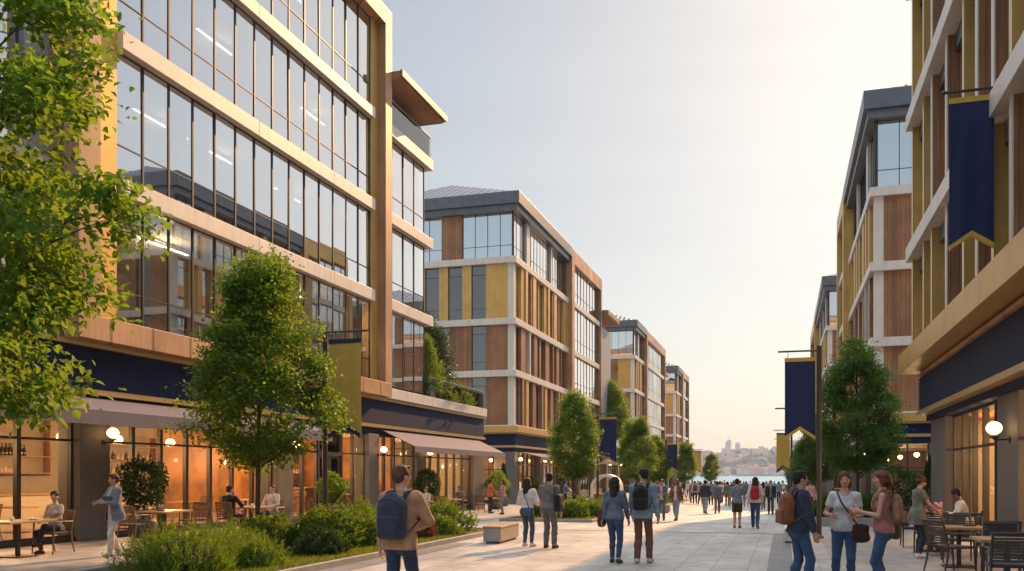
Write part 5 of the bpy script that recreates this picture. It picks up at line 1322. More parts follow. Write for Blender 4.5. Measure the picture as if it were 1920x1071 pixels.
class Solid:
    """union of round cones and ellipsoids, cut by half spaces, meshed on a grid"""
    def __init__(s, h): s.p = []; s.cuts = []; s.subs = []; s.h = h
    def sub(s, c, r, M=None): s.subs.append((np.array(c, float), np.array(r, float), M)); return s
    def cone(s, a, b, ra, rb, k=.03, sq=None, capb=False, M=None):
        s.p.append(('c', np.array(a, float), np.array(b, float), ra, rb, k, capb)); return s
    def ell(s, c, r, k=.03, M=None): s.p.append(('e', np.array(c, float), np.array(r, float), M, k)); return s
    def box(s, c, r, rd, k=.02, M=None): s.p.append(('b', np.array(c, float), np.array(r, float), M, k, rd)); return s
    def cut(s, n, q): s.cuts.append((np.array(n, float) / np.linalg.norm(n), np.array(q, float))); return s
    def mesh(s, wr=0.0, wk=1.0):
        h = s.h; lo = np.full(3, 1e9); hi = -lo; bb = []
        for p in s.p:
            if p[0] == 'c': r = max(p[3], p[4]); l = np.minimum(p[1], p[2]) - r; u = np.maximum(p[1], p[2]) + r
            else: r = (p[2].max() if p[3] is not None else p[2]); l = p[1] - r; u = p[1] + r
            bb.append((l, u)); lo = np.minimum(lo, l); hi = np.maximum(hi, u)
        pad = 3 * h + wr; lo = lo - pad; hi = hi + pad
        n = np.ceil((hi - lo) / h).astype(int) + 1
        vol = np.full(n, .08)
        ax = [lo[t] + h * np.arange(n[t]) for t in range(3)]
        for p, (l, u) in zip(s.p, bb):
            mg = .045 + h
            i0 = np.maximum(0, np.floor((l - mg - lo) / h).astype(int)); i1 = np.minimum(n, np.ceil((u + mg - lo) / h).astype(int) + 1)
            if (i1 <= i0).any(): continue
            X, Y, Z = np.meshgrid(ax[0][i0[0]:i1[0]], ax[1][i0[1]:i1[1]], ax[2][i0[2]:i1[2]], indexing='ij')
            if p[0] == 'c':
                _, a, b, ra, rb, k, cap = p; ba = b - a; L2 = max(ba @ ba, 1e-9)
                t = ((X - a[0]) * ba[0] + (Y - a[1]) * ba[1] + (Z - a[2]) * ba[2]) / L2; tc = np.clip(t, 0, 1)
                d = np.sqrt((X - a[0] - ba[0] * tc) ** 2 + (Y - a[1] - ba[1] * tc) ** 2 + (Z - a[2] - ba[2] * tc) ** 2) - (ra + (rb - ra) * tc)
                if cap: d = np.maximum(d, (t - 1) * math.sqrt(L2))
            else:
                c, r, M, k = p[1], p[2], p[3], p[4]
                x, y, z = X - c[0], Y - c[1], Z - c[2]
                if M is not None: x, y, z = (M[0][0] * x + M[1][0] * y + M[2][0] * z), (M[0][1] * x + M[1][1] * y + M[2][1] * z), (M[0][2] * x + M[1][2] * y + M[2][2] * z)
                if p[0] == 'e':
                    k0 = np.sqrt((x / r[0]) ** 2 + (y / r[1]) ** 2 + (z / r[2]) ** 2); k1 = np.sqrt((x / r[0] ** 2) ** 2 + (y / r[1] ** 2) ** 2 + (z / r[2] ** 2) ** 2)
                    d = k0 * (k0 - 1) / np.maximum(k1, 1e-6)
                else:
                    rd = p[5]; qx, qy, qz = np.abs(x) - r[0] + rd, np.abs(y) - r[1] + rd, np.abs(z) - r[2] + rd
                    d = np.sqrt(np.maximum(qx, 0) ** 2 + np.maximum(qy, 0) ** 2 + np.maximum(qz, 0) ** 2) + np.minimum(np.maximum(qx, np.maximum(qy, qz)), 0) - rd
            sl = vol[i0[0]:i1[0], i0[1]:i1[1], i0[2]:i1[2]]
            hh = np.clip(.5 + .5 * (sl - d) / k, 0, 1)
            vol[i0[0]:i1[0], i0[1]:i1[1], i0[2]:i1[2]] = sl * (1 - hh) + d * hh - k * hh * (1 - hh)
        if wr or s.cuts or s.subs:
            X, Y, Z = np.meshgrid(*ax, indexing='ij')
            if wr:
                vol = vol + wr * (np.sin(31 * wk * Z + 9 * X + 5 * Y) * np.sin(17 * X - 13 * Y + 7 * Z) + .6 * np.sin(43 * wk * Z - 21 * X + 11 * Y))
            for c, r, Mm in s.subs:
                x, y, z = X - c[0], Y - c[1], Z - c[2]
                if Mm is not None: x, y, z = (Mm[0][0] * x + Mm[1][0] * y + Mm[2][0] * z), (Mm[0][1] * x + Mm[1][1] * y + Mm[2][1] * z), (Mm[0][2] * x + Mm[1][2] * y + Mm[2][2] * z)
                k0 = np.sqrt((x / r[0]) ** 2 + (y / r[1]) ** 2 + (z / r[2]) ** 2); k1 = np.sqrt((x / r[0] ** 2) ** 2 + (y / r[1] ** 2) ** 2 + (z / r[2] ** 2) ** 2)
                vol = np.maximum(vol, -(k0 * (k0 - 1) / np.maximum(k1, 1e-6)))
            for nn, q in s.cuts: vol = np.maximum(vol, (X - q[0]) * nn[0] + (Y - q[1]) * nn[1] + (Z - q[2]) * nn[2])
        vol[0] = vol[-1] = .05; vol[:, 0] = vol[:, -1] = .05; vol[:, :, 0] = vol[:, :, -1] = .05
        return surfnets(vol, lo, h)

def ik(a, c, l1, l2, pole):
    a = np.array(a, float); c = np.array(c, float); d = c - a; L_ = np.linalg.norm(d)
    if L_ > (l1 + l2) * .999: c = a + d / L_ * (l1 + l2) * .999; d = c - a; L_ = np.linalg.norm(d)
    u = d / L_; x = (l1 * l1 - l2 * l2 + L_ * L_) / (2 * L_); y = math.sqrt(max(0, l1 * l1 - x * x))
    p = np.array(pole, float); p = p - u * (p @ u); n = np.linalg.norm(p); p = p / n if n > 1e-6 else np.array([0, 1, 0])
    return a + u * x + p * y, c
def rx(a): c, s = math.cos(a), math.sin(a); return np.array([[1, 0, 0], [0, c, -s], [0, s, c]])
def ry(a): c, s = math.cos(a), math.sin(a); return np.array([[c, 0, s], [0, 1, 0], [-s, 0, c]])
def rz_(a): c, s = math.cos(a), math.sin(a); return np.array([[c, -s, 0], [s, c, 0], [0, 0, 1]])

POSES = dict(
    stand=dict(), 
    walk=dict(al=(-.085, .26, .09), ar=(.085, -.27, .14), wl=(-.235, -.14, .86), wr=(.235, .17, .88), toe=(0, .35)),
    walk2=dict(al=(-.085, -.24, .13), ar=(.085, .24, .09), wl=(-.235, .16, .88), wr=(.235, -.12, .86), toe=(.35, 0)),
    contra=dict(al=(-.11, .03, .085), ar=(.12, -.03, .085), px=-.02),
    sit=dict(pz=.56, al=(-.10, .40, .085), ar=(.10, .42, .085), wl=(-.12, .33, .74), wr=(.14, .34, .75)),
    sitx=dict(pz=.56, al=(.06, .44, .25), ar=(.06, .34, .085), wl=(-.12, .33, .76), wr=(.14, .30, .72)),
)
def person(label, x, y, heading, H=1.72, pose='stand', sex='m', skin='tan', hair=('short', 'dark'), top=None, bottom=None, shoes=(.05, .05, .05), over=None, h=.013, face=False, z=None, group=None, coat=None, vest=None, **kw):
    """top: dict(c, sleeve 0..1, hem (above pelvis), inf); bottom: dict(c, leg 0..1, inf, flare); coat like top but open in front"""
    P = dict(al=(-.095, 0, .085), ar=(.095, .02, .085), wl=(-.255, .03, .83), wr=(.255, .05, .83), lean=0.03, px=0, py=0, pz=.93, hy=0, hp=0, twist=0, toe=(0, 0), el=None, er=None, curl=(.5, .5), hdl=None, hdr=None, pl=None, pr=None)
    P.update(POSES[pose]); P.update(kw)
    s = H / 1.75; f = sex == 'f'
    t = thing('person', label, 'person', (x, y, gz(y) if z is None else z), R(heading), group)
    t.scale = (s, s, s)
    M = rz_(P['twist']) @ rx(-P['lean']); O = np.array([P['px'], P['py'], P['pz']])
    T = lambda *p: O + M @ np.array(p, float)
    sw = .165 if f else .188; wgt = kw.get('wgt', 1.0)
    pelv = [((0, -.005, .0), (.15 * wgt if f else .152 * wgt, .108 * wgt, .125)), ((0, 0, .17), ((.124 if f else .14) * wgt, .09 * wgt, .16)), ((0, .0, .36), ((.142 if f else .165) * wgt, .103 * wgt, .16))]
    SHL, SHR = T(-sw, -.01, .475), T(sw, -.01, .475)
    HL, HR = np.array([-.088 + P['px'], P['py'], P['pz'] - .03]), np.array([.088 + P['px'], P['py'], P['pz'] - .03])
    AL, AR = np.array(P['al'], float), np.array(P['ar'], float)
    if pose.startswith('sit'): poleL = (-.25, 1, .8); poleR = (.25, 1, .8)
    else: poleL = poleR = (0, 1, 0)
    KL, AL = ik(HL, AL, .43, .405, poleL); KR, AR = ik(HR, AR, .43, .405, poleR)
    EL, WL = ik(SHL, P['wl'], .285, .255, P['el'] or (-.55, -.9, -.2)); ER, WR = ik(SHR, P['wr'], .285, .255, P['er'] or (.55, -.9, -.2))
    MH = M @ rz_(P['hy']) @ rx(-P['hp']); HO = T(0, .01, .585)
    hd = lambda *p: HO + MH @ (np.array(p, float) - np.array([0, .01, .585]))
    arm = [(SHL, EL, .05 if not f else .043, .04 if not f else .034), (EL, WL, .04 if not f else .034, .027 if not f else .023), (SHR, ER, .05 if not f else .043, .04 if not f else .034), (ER, WR, .04 if not f else .034, .027 if not f else .023)]
    lm = (1.06 if f else 1.0) * wgt
    def toe(A, K, up):
        d = np.array([0, 1, 0.]) if pose != 'walk_' else 0; a = up
        return np.array([0, math.cos(a), -math.sin(a)])
    def legs(S, inf, frac=1.0, loose=0.0, k=.03):
        for Hh, K, A in ((HL, KL, AL), (HR, KR, AR)):
            q = np.array([0, 0, 0])
            cf = K * .68 + A * .32 + np.array([0, -.012, 0])
            if frac > .55:
                S.cone(Hh, K, .083 * lm + inf, .054 + inf + loose * .3, k)
                e = K + (A - K) * min(1.0, (frac - .5) * 2)
                if frac > .75: S.cone(K, cf, .053 + inf + loose * .4, .054 + inf + loose * .6, .025); S.cone(cf, e, .052 + inf + loose * .6, .037 + inf + loose, .025, capb=frac < 1.01)
                else: S.cone(K, e, .053 + inf + loose * .4, .052 + inf + loose * .6, .025, capb=True)
            else:
                e = Hh + (K - Hh) * frac * 2; S.cone(Hh, e, .085 * lm + inf, .065 + inf + loose, k, capb=True)
    def torso(S, inf, k=.06):
        for c, r in pelv: S.ell(T(*c), np.array(r) + inf, k, M)
        S.cone(T(-sw + .045, -.01, .468), T(sw - .045, -.01, .468), .055 + inf, .055 + inf, .05)
        S.cone(T(0, -.012, .44), T(0, -.004, .535), .09 + inf * .6, .05 + inf * .5, .05)
        if f:
            for q in (-1, 1): S.ell(T(q * .066, .075, .335), np.array([.062, .058, .062]) + inf, .035, M)
    def glutes(S, inf):
        for Hh in (HL, HR): S.ell(Hh + np.array([0, -.048 if not pose.startswith('sit') else -.02, -.01]), np.array([.088, .085, .10]) * lm + inf, .04)
    # body: one skin surface
    S = Solid(h)
    torso(S, 0); glutes(S, 0); legs(S, 0)
    for a, b, r1, r2 in arm: S.cone(a, b, r1, r2, .025)
    S.cone(T(0, -.012, .5), hd(0, .0, .63), .056 if not f else .048, .052 if not f else .045, .03)
    S.ell(hd(0, -.008, .735), (.075, .094, .088), .03, MH); S.ell(hd(0, .022, .69), (.061, .068, .086), .03, MH)
    S.ell(hd(0, .06, .632), (.026, .022, .02), .025, MH)
    S.cone(hd(0, .088, .715), hd(0, .106, .683), .009, .0145, .012); S.ell(hd(0, .084, .652), (.022, .01, .008), .012, MH)
    for q in (-1, 1): S.ell(hd(q * .075, -.005, .695), (.012, .023, .032), .012, MH); S.ell(hd(q * .033, .064, .685), (.026, .022, .022), .02, MH)
    feet = []
    for A, K, up, sx in ((AL, KL, P['toe'][0], -1), (AR, KR, P['toe'][1], 1)):
        d = np.array([.12 * sx, math.cos(up), -math.sin(up)]); d /= np.linalg.norm(d)
        hl = A + np.array([0, -.035, -.045]); tb = hl + d * .165; 
        S.cone(A, hl, .037, .033, .02); S.cone(A, tb, .035, .03, .03); S.cone(hl, tb, .033, .03, .03)
        feet.append((A, hl, tb, d))
    V, F = S.mesh()
    Vs = [V]; Fs = [F]; n0 = len(V)
    # hands: palm, four fingers, thumb
    hh = max(.0042, h * .42)
    for (E, W_, sx, cu, hd_, pn) in ((EL, WL, -1, P['curl'][0], P['hdl'], P['pl']), (ER, WR, 1, P['curl'][1], P['hdr'], P['pr'])):
        d = np.array(hd_, float) if hd_ is not None else W_ - E; d /= np.linalg.norm(d)
        pal = np.array(pn, float) if pn is not None else np.array([-sx, .25, 0.])       # the way the palm faces
        pal = pal - d * (pal @ d); pal /= np.linalg.norm(pal); side = np.cross(d, pal)
        fwd = np.array([0, 1, .3])
        if side @ fwd < 0: side = -side                                                    # thumb side
        Q = Solid(hh); Q.cone(W_ - d * .03, W_ + d * .02, .024, .026, .015)
        for k in range(4):
            o = (k - 1.5) * -.0185
            Q.cone(W_ + d * .015 + side * o * .7, W_ + d * .082 + side * o, .016, .0125, .014)
        for k, lf in enumerate((.072, .08, .075, .058)):
            o = (1.5 - k) * .0185; p = W_ + d * .086 + side * o; dd = d.copy()
            for seg, fr in enumerate((.45, .32, .23)):
                a = cu * (.45, .75, .55)[seg] * (1 + .12 * k)
                dd = dd * math.cos(a) + pal * math.sin(a); dd /= np.linalg.norm(dd)
                e = p + dd * lf * fr; Q.cone(p, e, .0088 - .0006 * seg, .0082 - .0007 * seg, .004); p = e
                pal2 = pal
        p = W_ + d * .03 + side * .028; dd = d * .6 + side * .7 + pal * .3; dd /= np.linalg.norm(dd)
        for seg, l_ in enumerate((.04, .032, .026)):
            e = p + dd * l_; Q.cone(p, e, .0125 - .0015 * seg, .011 - .0015 * seg, .006); p = e
            dd = dd * .8 + d * .35 + pal * .3 * cu; dd /= np.linalg.norm(dd)
        if h < .016:
            v, g = Q.mesh(); Vs.append(v); Fs.append(g + n0); n0 += len(v)
        else:
            Q2 = Solid(h); Q2.p = [('c', q[1], q[2], q[3] + .004, q[4] + .004, .012, False) for q in Q.p if q[0] == 'c']
            v, g = Q2.mesh(); Vs.append(v); Fs.append(g + n0); n0 += len(v)
    link('body', np_mesh('body', np.concatenate(Vs), np.concatenate(Fs), [SKIN[skin]], smooth=True), t)
    def part(name, S, mat, wr=.0022, wk=1.0):
        v, g = S.mesh(wr, wk); return link(name, np_mesh(name, v, g, [mat], smooth=True), t)
    # trousers or skirt
    bt = bottom or dict(c=('denim', (.045, .075, .14)))
    S = Solid(h); inf = bt.get('inf', .008)
    for c, r in pelv[:1]: S.ell(T(*c), np.array(r) + inf, .05, M)
    S.ell(T(0, 0, .1), (.13 * wgt + inf if not f else .122 * wgt + inf, .096 * wgt + inf, .09), .05, M)
    glutes(S, inf); legs(S, inf, bt.get('leg', 1.0), bt.get('loose', 0.0))
    S.cut(M @ np.array([0, 0, 1]), T(0, 0, .13))
    part('trousers' if bt.get('leg', 1) > .6 else 'shorts', S, C_(*bt['c']))
    # shirt
    def upper(name, g, front_open=False, extra=0.0):
        S = Solid(h); inf = min(.024, max(.016, g.get('inf', .016))) * .9 + (.008 if g.get('inf', 0) > .03 else 0) + extra; sl = g.get('sleeve', 1.0)
        torso(S, inf); hem = g.get('hem', .0); S.ell(T(0, 0, .13), np.array([.138 * wgt, .094 * wgt, .2]) + inf * .6, .05, M)
        if hem < .05:
            glutes(S, inf + .005); S.ell(T(0, -.005, 0), np.array(pelv[0][1]) + inf + .006, .05, M)
        if hem < -.12:
            fl = g.get('flare', .03)
            for q in (-.07, .07): S.cone(T(q, -.005, .05), np.array([q * 1.25 + P['px'], P['py'] - .005, P['pz'] + hem - .03]), .10 + inf, .105 + inf + fl, .05)
        lo = g.get('loose', .004) * .55
        for i, (a, b, r1, r2) in enumerate(arm):
            up = i % 2 == 0
            if up and sl > 0:
                fr = min(1, sl * 2); S.cone(a, a + (b - a) * fr, r1 + inf * .8 + lo, r2 + (r1 - r2) * (1 - fr) + inf * .7 + lo * 1.3, .03, capb=sl < .5)
            elif not up and sl > .5:
                fr = (sl - .5) * 2; S.cone(a, a + (b - a) * fr, r1 + inf * .75 + lo, r2 + (r1 - r2) * (1 - fr) + inf * .6 + lo, .025, capb=True)
        S.cut(-(M @ np.array([0, 0, 1])), T(0, 0, hem))
        S.cut(M @ np.array([0, .1, 1]), T(0, 0, g.get('neck', .56) if g.get('neck', .56) > .53 else .56))
        nk = .535 - g.get('neck', .535) + .0
        S.sub(T(0, .045, .585), (.068 + nk * .8, .075 + nk * .6, .07 + nk * 1.6), M)
        o = part(name, S, C_(*g['c']), g.get('wr', .0052), .62)
        if front_open:
            bm_ = bmesh.new(); bm_.from_mesh(o.data); wv = g.get('open', .055)
            Mi = np.linalg.inv(M)
            kill = [fc for fc in bm_.faces if (lambda q: q[1] > .03 and abs(q[0]) < wv + max(0, .14 - q[2]) * .25)(Mi @ (np.array(fc.calc_center_median()) - O))]
            bmesh.ops.delete(bm_, geom=kill, context='FACES'); bm_.to_mesh(o.data); bm_.free()
            m = o.modifiers.new('solid', 'SOLIDIFY'); m.thickness = .008
        return o
    if top: upper('shirt', top)
    if coat: upper('jacket', coat, coat.get('front_open', True), .014)
    # shoes
    for A, hl, tb, d in feet:
        S = Solid(min(h, .011)); S.cone(A + np.array([0, -.005, -.01]), hl, .041, .041, .02); S.cone(hl, tb + d * .012, .041, .037, .025); S.cone(A + (tb - A) * .2, tb, .04, .037, .025)
        lowest = min(hl[2] - .036, tb[2] - .034); n = np.array([0, -d[2], -d[1] if True else -1]); n = -np.array([-d[0] * d[2], -d[1] * d[2], 1 - d[2] ** 2])
        S.cut(n, hl + np.array([0, 0, -.036])); S.cut((0, 0, 1), A + np.array([0, 0, .022]))
        part('shoe', S, C_('shoe%d%d%d' % tuple(int(q * 99) for q in shoes), shoes), 0)
    # hair
    st, hc = hair
    S = Solid(h * .85)
    if st != 'bald':
        e = dict(short=.009, crop=.004, curly=.02).get(st, .012)
        S.ell(hd(0, -.014, .742), (.076 + e, .094 + e, .088 + e), .02, MH); S.ell(hd(0, -.05, .69), (.066 + e * .7, .055 + e * .6, .075), .02, MH)
        if st in ('short', 'curly'): S.ell(hd(0, .055, .808), (.055, .04, .022), .02, MH)
        S.sub(hd(0, .108, .683), (.07, .088, .094), MH); S.cut(MH @ np.array([0, .5, -1]), hd(0, -.02, .655) if st in ('short', 'crop', 'curly') else hd(0, -.02, .63))
        S2 = None
        if st in ('long', 'bob', 'wavy'):
            S2 = Solid(h * .85); bot = dict(long=.40, bob=.60, wavy=.46)[st]
            S2.ell(hd(0, -.014, .745), (.088, .104, .098), .02, MH)
            for q in (-1, 1): S2.cone(hd(q * .062, -.02, .74), hd(q * .082, -.015 - .02 * (st == 'long'), max(bot, .56)), .034, .030, .03)
            S2.cone(hd(0, -.06, .73), T(0, -.112, bot + .05), .074, .05, .04); S2.cone(hd(-.045, -.06, .70), T(-.048, -.10, bot + .07), .05, .03, .04); S2.cone(hd(.045, -.06, .70), T(.048, -.10, bot + .07), .05, .03, .04)
            S2.sub(hd(0, .112, .672), (.066, .098, .103), MH)
            S2.cut(-(M @ np.array([0, 0, 1])), T(0, 0, bot))
        if st == 'bun': S.ell(hd(0, -.11, .80), (.046, .046, .044), .02, MH)
        if st == 'tail': S.cone(hd(0, -.115, .77), hd(0, -.15, .70), .03, .032, .02); S.cone(hd(0, -.15, .70), hd(0, -.125, .55), .032, .018, .02)
        part('hair', S2 or S, HAIR[hc], .005 if st != 'curly' else .008, 1.5)
    if face:
        for q in (-1, 1):
            MB().ball(hd(q * .031, .0845, .708), .0085, 1.3, .6, .7, 10, 8).build('eye', DARK, t, rel=False, smooth=True)
            MB().tube([hd(q * .014, .091, .729), hd(q * .031, .092, .734), hd(q * .05, .078, .729)], [.003, .004, .002], 6).build('eyebrow', HAIR[hc if hc != 'grey' else 'brown'], t, rel=False)
        MB().tube([hd(-.022, .083, .655), hd(-.008, .094, .657), hd(.008, .094, .657), hd(.022, .083, .655)], [.003, .0065, .0065, .003], 6).build('mouth', LIPS, t, rel=False, smooth=True)
    J = dict(T=T, M=M, O=O, SHL=SHL, SHR=SHR, EL=EL, ER=ER, WL=WL, WR=WR, hd=hd, sw=sw, s=s)
    return t, J

def worn(name, label, cat, t): 
    o = thing(name, label, cat, tuple(t.location), t.rotation_euler.z); o.scale = t.scale; return o
def backpack(t, J, label, c, h=.012, size=1.0, leather=False, bothstraps=True):
    o = worn('backpack', label, 'backpack', t); T, M = J['T'], J['M']; k = size
    mat = C_(*c)
    S = Solid(h); S.box(T(0, -.20, .24), (.148 * k, .088 * k, .19 * k), .082, .04, M); S.ell(T(0, -.195, .40), (.128 * k, .078 * k, .12 * k), .05, M)
    v, g = S.mesh(.003); link('body', np_mesh('body', v, g, [mat], smooth=True), o)
    S = Solid(h); S.box(T(0, -.285, .17), (.115 * k, .04, .10 * k), .035, .02, M); v, g = S.mesh(.002); link('pocket', np_mesh('pocket', v, g, [mat], smooth=True), o)
    for q in (-1, 1):
        sx = J['sw'] * .58 * q
        MB().tube([T(sx, -.15, .44), T(sx, -.115, .53), T(sx * 1.04, -.02, .565), T(sx * 1.08, .085, .5), T(sx * 1.2, .13, .38), T(sx * 1.5, .1, .24), T(sx * 1.5, -.08, .14), T(sx * 1.25, -.16, .1)], [.02, .027, .03, .03, .026, .018, .014, .012], 8, flat=.4).build('strap', mat, o, rel=False, smooth=True)
    MB().tube([T(-.03, -.165, .50), T(-.025, -.18, .545), T(.025, -.18, .545), T(.03, -.165, .50)], .009, 6).build('handle', mat, o, rel=False)
    MB().tube([T(-.12 * k, -.262, .36), T(-.1 * k, -.285, .44), T(0, -.285, .475), T(.1 * k, -.285, .44), T(.12 * k, -.262, .36)], .005, 6).build('zip', BRONZE, o, rel=False)
    return o
def side_bag(t, J, label, c, pos, size=(.07, .13, .16), strap=(), h=.011):
    o = worn('shoulder_bag', label, 'bag', t); mat = C_(*c)
    S = Solid(h); S.box(pos, size, .05, .02); S.ell(np.array(pos) - np.array([0, 0, size[2] * .45]), (size[0] * 1.1, size[1] * 1.02, size[2] * .6), .04)
    v, g = S.mesh(.003); link('body', np_mesh('body', v, g, [mat], smooth=True), o)
    if len(strap): MB().tube([tuple(p) for p in strap], .012, 8, flat=.5).build('strap', mat, o, rel=False, smooth=True)
    return o

DEN = ('denim', (.04, .075, .16)); DEND = ('dark_denim', (.022, .035, .07)); GREYT = ('grey_trousers', (.13, .12, .12)); BLK = ('black', (.015, .014, .015)); WHT = ('white', (.62, .57, .55)); BRN = ('brown_trousers', (.16, .075, .045)); TAN = ('tan', (.34, .19, .105))
NAVJ = ('navy_jacket', (.03, .036, .055)); BLU = ('blue_shirt', (.20, .27, .34)); SLATE = ('slate_jacket', (.105, .135, .185)); GRT = ('grey_tee', (.15, .145, .145)); OLV = ('olive', (.15, .13, .085)); PNK = ('pink', (.50, .24, .22)); RST = ('rust', (.36, .12, .09)); CRM = ('cream', (.55, .44, .36))
PB_ = dict
# ---- near people
X_, Y_ = G(752, 1178)
t, J = person('man in a tan jacket with a dark backpack walking away in front', X_, Y_, -6, 1.79, 'walk2', 'm', 'light', ('short', 'brown'), PB_(c=TAN, sleeve=1, hem=-.08, inf=.024, loose=.012, neck=.56), PB_(c=DEND), (.06, .05, .05), h=.0095, wl=(-.29, .06, .86), wr=(.07, .27, 1.08), er=(.95, -.35, -.2), hy=-.35, curl=(.7, .9))
backpack(t, J, 'dark navy backpack of the man in the tan jacket', ('pack_navy', (.026, .028, .05)), .009, 1.12)
X_, Y_ = G(215, 1043)
t, J = person('woman in a blue-grey jacket and white trousers holding a tablet', X_, Y_, 158, 1.69, 'walk', 'f', 'light', ('short', 'brown'), PB_(c=('pale_pink', (.58, .46, .44)), sleeve=0, hem=.02), PB_(c=('white_trousers', (.58, .52, .50)), loose=.012), (.6, .56, .54), h=.0105, face=True, coat=PB_(c=('jacket_bluegrey', (.17, .20, .26)), sleeve=.86, hem=-.16, inf=.018, loose=.014, open=.07), wl=(.0, .23, 1.16), wr=(.17, .33, 1.14), el=(-.9, -.5, -.3), er=(.7, -.8, -.3), al=(-.07, .13, .085), ar=(.07, -.12, .1), hy=-.25, curl=(.8, .7))
o = worn('tablet', 'dark tablet held against the chest of the woman in white trousers', 'tablet', t); S = Solid(.008); S.box((-.055, .20, 1.20), (.13, .009, .09), .008, .01, rz_(.35)); v, g = S.mesh(); link('body', np_mesh('body', v, g, [C_('tablet_cover', (.07, .085, .09))], smooth=False), o)
t, J = person('woman in a beige top sitting cross-legged on the far left', -15.0, 15.75, 180, 1.68, 'sitx', 'f', 'light', ('tail', 'black'), PB_(c=('beige_top', (.48, .35, .27)), sleeve=.3, hem=-.05), PB_(c=DEND), (.10, .03, .025), h=.0105, face=True, hy=.5)
t, J = person('man in a dark jumper sitting with his back to the street', -15.0, 22.12, 0, 1.74, 'sit', 'm', 'light', ('short', 'dark'), PB_(c=BLK, sleeve=1, hem=-.05, inf=.02), PB_(c=BLK), h=.013, hy=-.5, wr=(.2, .36, .82))
t, J = person('man in a pale shirt sitting opposite the man in the dark jumper', -15.0, 24.35, 180, 1.74, 'sit', 'm', 'light', ('short', 'black'), PB_(c=('pale_shirt', (.55, .42, .36)), sleeve=1, hem=-.05, inf=.02), PB_(c=DEND), h=.013, face=True, hy=.25)
t, J = person('guest in a light shirt reading at a table inside the café', -19.2, 24.15, 175, 1.7, 'sit', 'm', 'light', ('curly', 'dark'), PB_(c=CRM, sleeve=1, hem=-.05, inf=.02), PB_(c=BLK), h=.016, z=.022, wr=(.12, .36, 1.02))
t, J = person('smiling woman in a white top seated by the column', -14.7, 36.0, 170, 1.66, 'sit', 'f', 'light', ('bun', 'dark'), PB_(c=WHT, sleeve=.7, hem=-.05), PB_(c=DEND), h=.014, face=True, hy=.4)
t, J = person('man in a dark shirt seated under the second awning', -14.7, 40.25, 172, 1.74, 'sit', 'm', 'tan', ('short', 'dark'), PB_(c=('taupe', (.2, .14, .1)), sleeve=1, hem=-.05), PB_(c=BLK), h=.015, face=True)
t, J = person('woman in a white blouse standing inside behind the window', -18.3, 46.2, 165, 1.7, 'contra', 'f', 'light', ('wavy', 'auburn'), PB_(c=WHT, sleeve=1, hem=.0), PB_(c=BLK), h=.015, z=.022)
X_, Y_ = G(925, 968); X_, Y_ = X_ * 1.25, Y_ * 1.25
person('person in an orange top leaning at the table under the awning end', X_, Y_ - .5, -50, 1.68, 'contra', 'f', 'tan', ('short', 'dark'), PB_(c=('orange_top', (.52, .15, .08)), sleeve=1, hem=-.08, inf=.02), PB_(c=DEND), h=.014, wr=(.15, .34, .95))
X_, Y_ = G(943, 970); X_, Y_ = X_ * 1.22, Y_ * 1.22
person('woman with long auburn hair and pale jeans facing the one in orange', X_, Y_, 120, 1.68, 'contra', 'f', 'light', ('wavy', 'auburn'), PB_(c=PNK, sleeve=1, hem=-.05, inf=.02), PB_(c=('pale_denim', (.2, .25, .31))), h=.014, wr=(.05, .26, 1.12), face=True)
X_, Y_ = G(990, 1025)
t, J = person('woman in a loose white sweater and dark leggings, left of a couple', X_, Y_, -12, 1.60, 'contra', 'f', 'light', ('long', 'dark'), PB_(c=WHT, sleeve=1, hem=.06, inf=.034, loose=.03, flare=.0), PB_(c=('leggings', (.06, .085, .11))), (.6, .5, .48), h=.0115, wr=(.16, .24, 1.08), wl=(-.14, .22, 1.05), hy=-.2)
T = J['T']; side_bag(t, J, 'small blue hip bag of the woman in the white sweater', ('blue_bag', (.045, .085, .2)), (.07, -.17, .90), (.11, .045, .08), [T(-.13, -.06, .53), T(-.04, -.135, .42), T(.06, -.15, .22), (.12, -.16, .98)])
X_, Y_ = G(1031, 1028)
t, J = person('man in a grey T-shirt and grey trousers with a black bag', X_, Y_, -8, 1.72, 'contra', 'm', 'light', ('short', 'black'), PB_(c=GRT, sleeve=.42, hem=-.03, inf=.02, loose=.012), PB_(c=GREYT, loose=.016), (.12, .03, .035), h=.0115, hy=.2, wl=(-.25, .08, .84))
T = J['T']; side_bag(t, J, 'large black shoulder bag of the man in the grey T-shirt', ('black_bag', (.014, .013, .014)), (.25, -.06, 1.06), (.075, .17, .2), [(.22, -.2, 1.2), T(.16, -.09, .52), T(.16, .06, .52), (.22, .1, 1.2)])
X_, Y_ = G(1153, 1056)
t, J = person('woman with long dark hair in a slate jacket and blue jeans, with a brown bag', X_, Y_, -6, 1.64, 'walk', 'f', 'light', ('long', 'dark'), PB_(c=SLATE, sleeve=1, hem=-.04, inf=.026, loose=.014), PB_(c=DEN), (.05, .045, .045), h=.0105, al=(-.08, .08, .085), ar=(.09, -.07, .095), toe=(0, .15), hy=-.15)
T = J['T']; side_bag(t, J, 'brown leather bag hanging at the left hip of the woman in the slate jacket', ('brown_bag', (.09, .03, .02)), (-.27, -.03, .92), (.06, .15, .18), [(-.26, -.14, 1.06), T(-.15, -.08, .52), T(-.15, .05, .52), (-.26, .1, 1.06)])
X_, Y_ = G(1205, 1056)
t, J = person('man in a light blue shirt and brown trousers with a black backpack', X_, Y_, -4, 1.80, 'walk2', 'm', 'light', ('short', 'black'), PB_(c=BLU, sleeve=1, hem=-.10, inf=.022, loose=.012, neck=.56), PB_(c=BRN, loose=.014), (.5, .45, .42), h=.0105, hy=.75, al=(-.1, -.02, .085), ar=(.1, .12, .09), toe=(0, 0), wr=(.27, .08, .84))
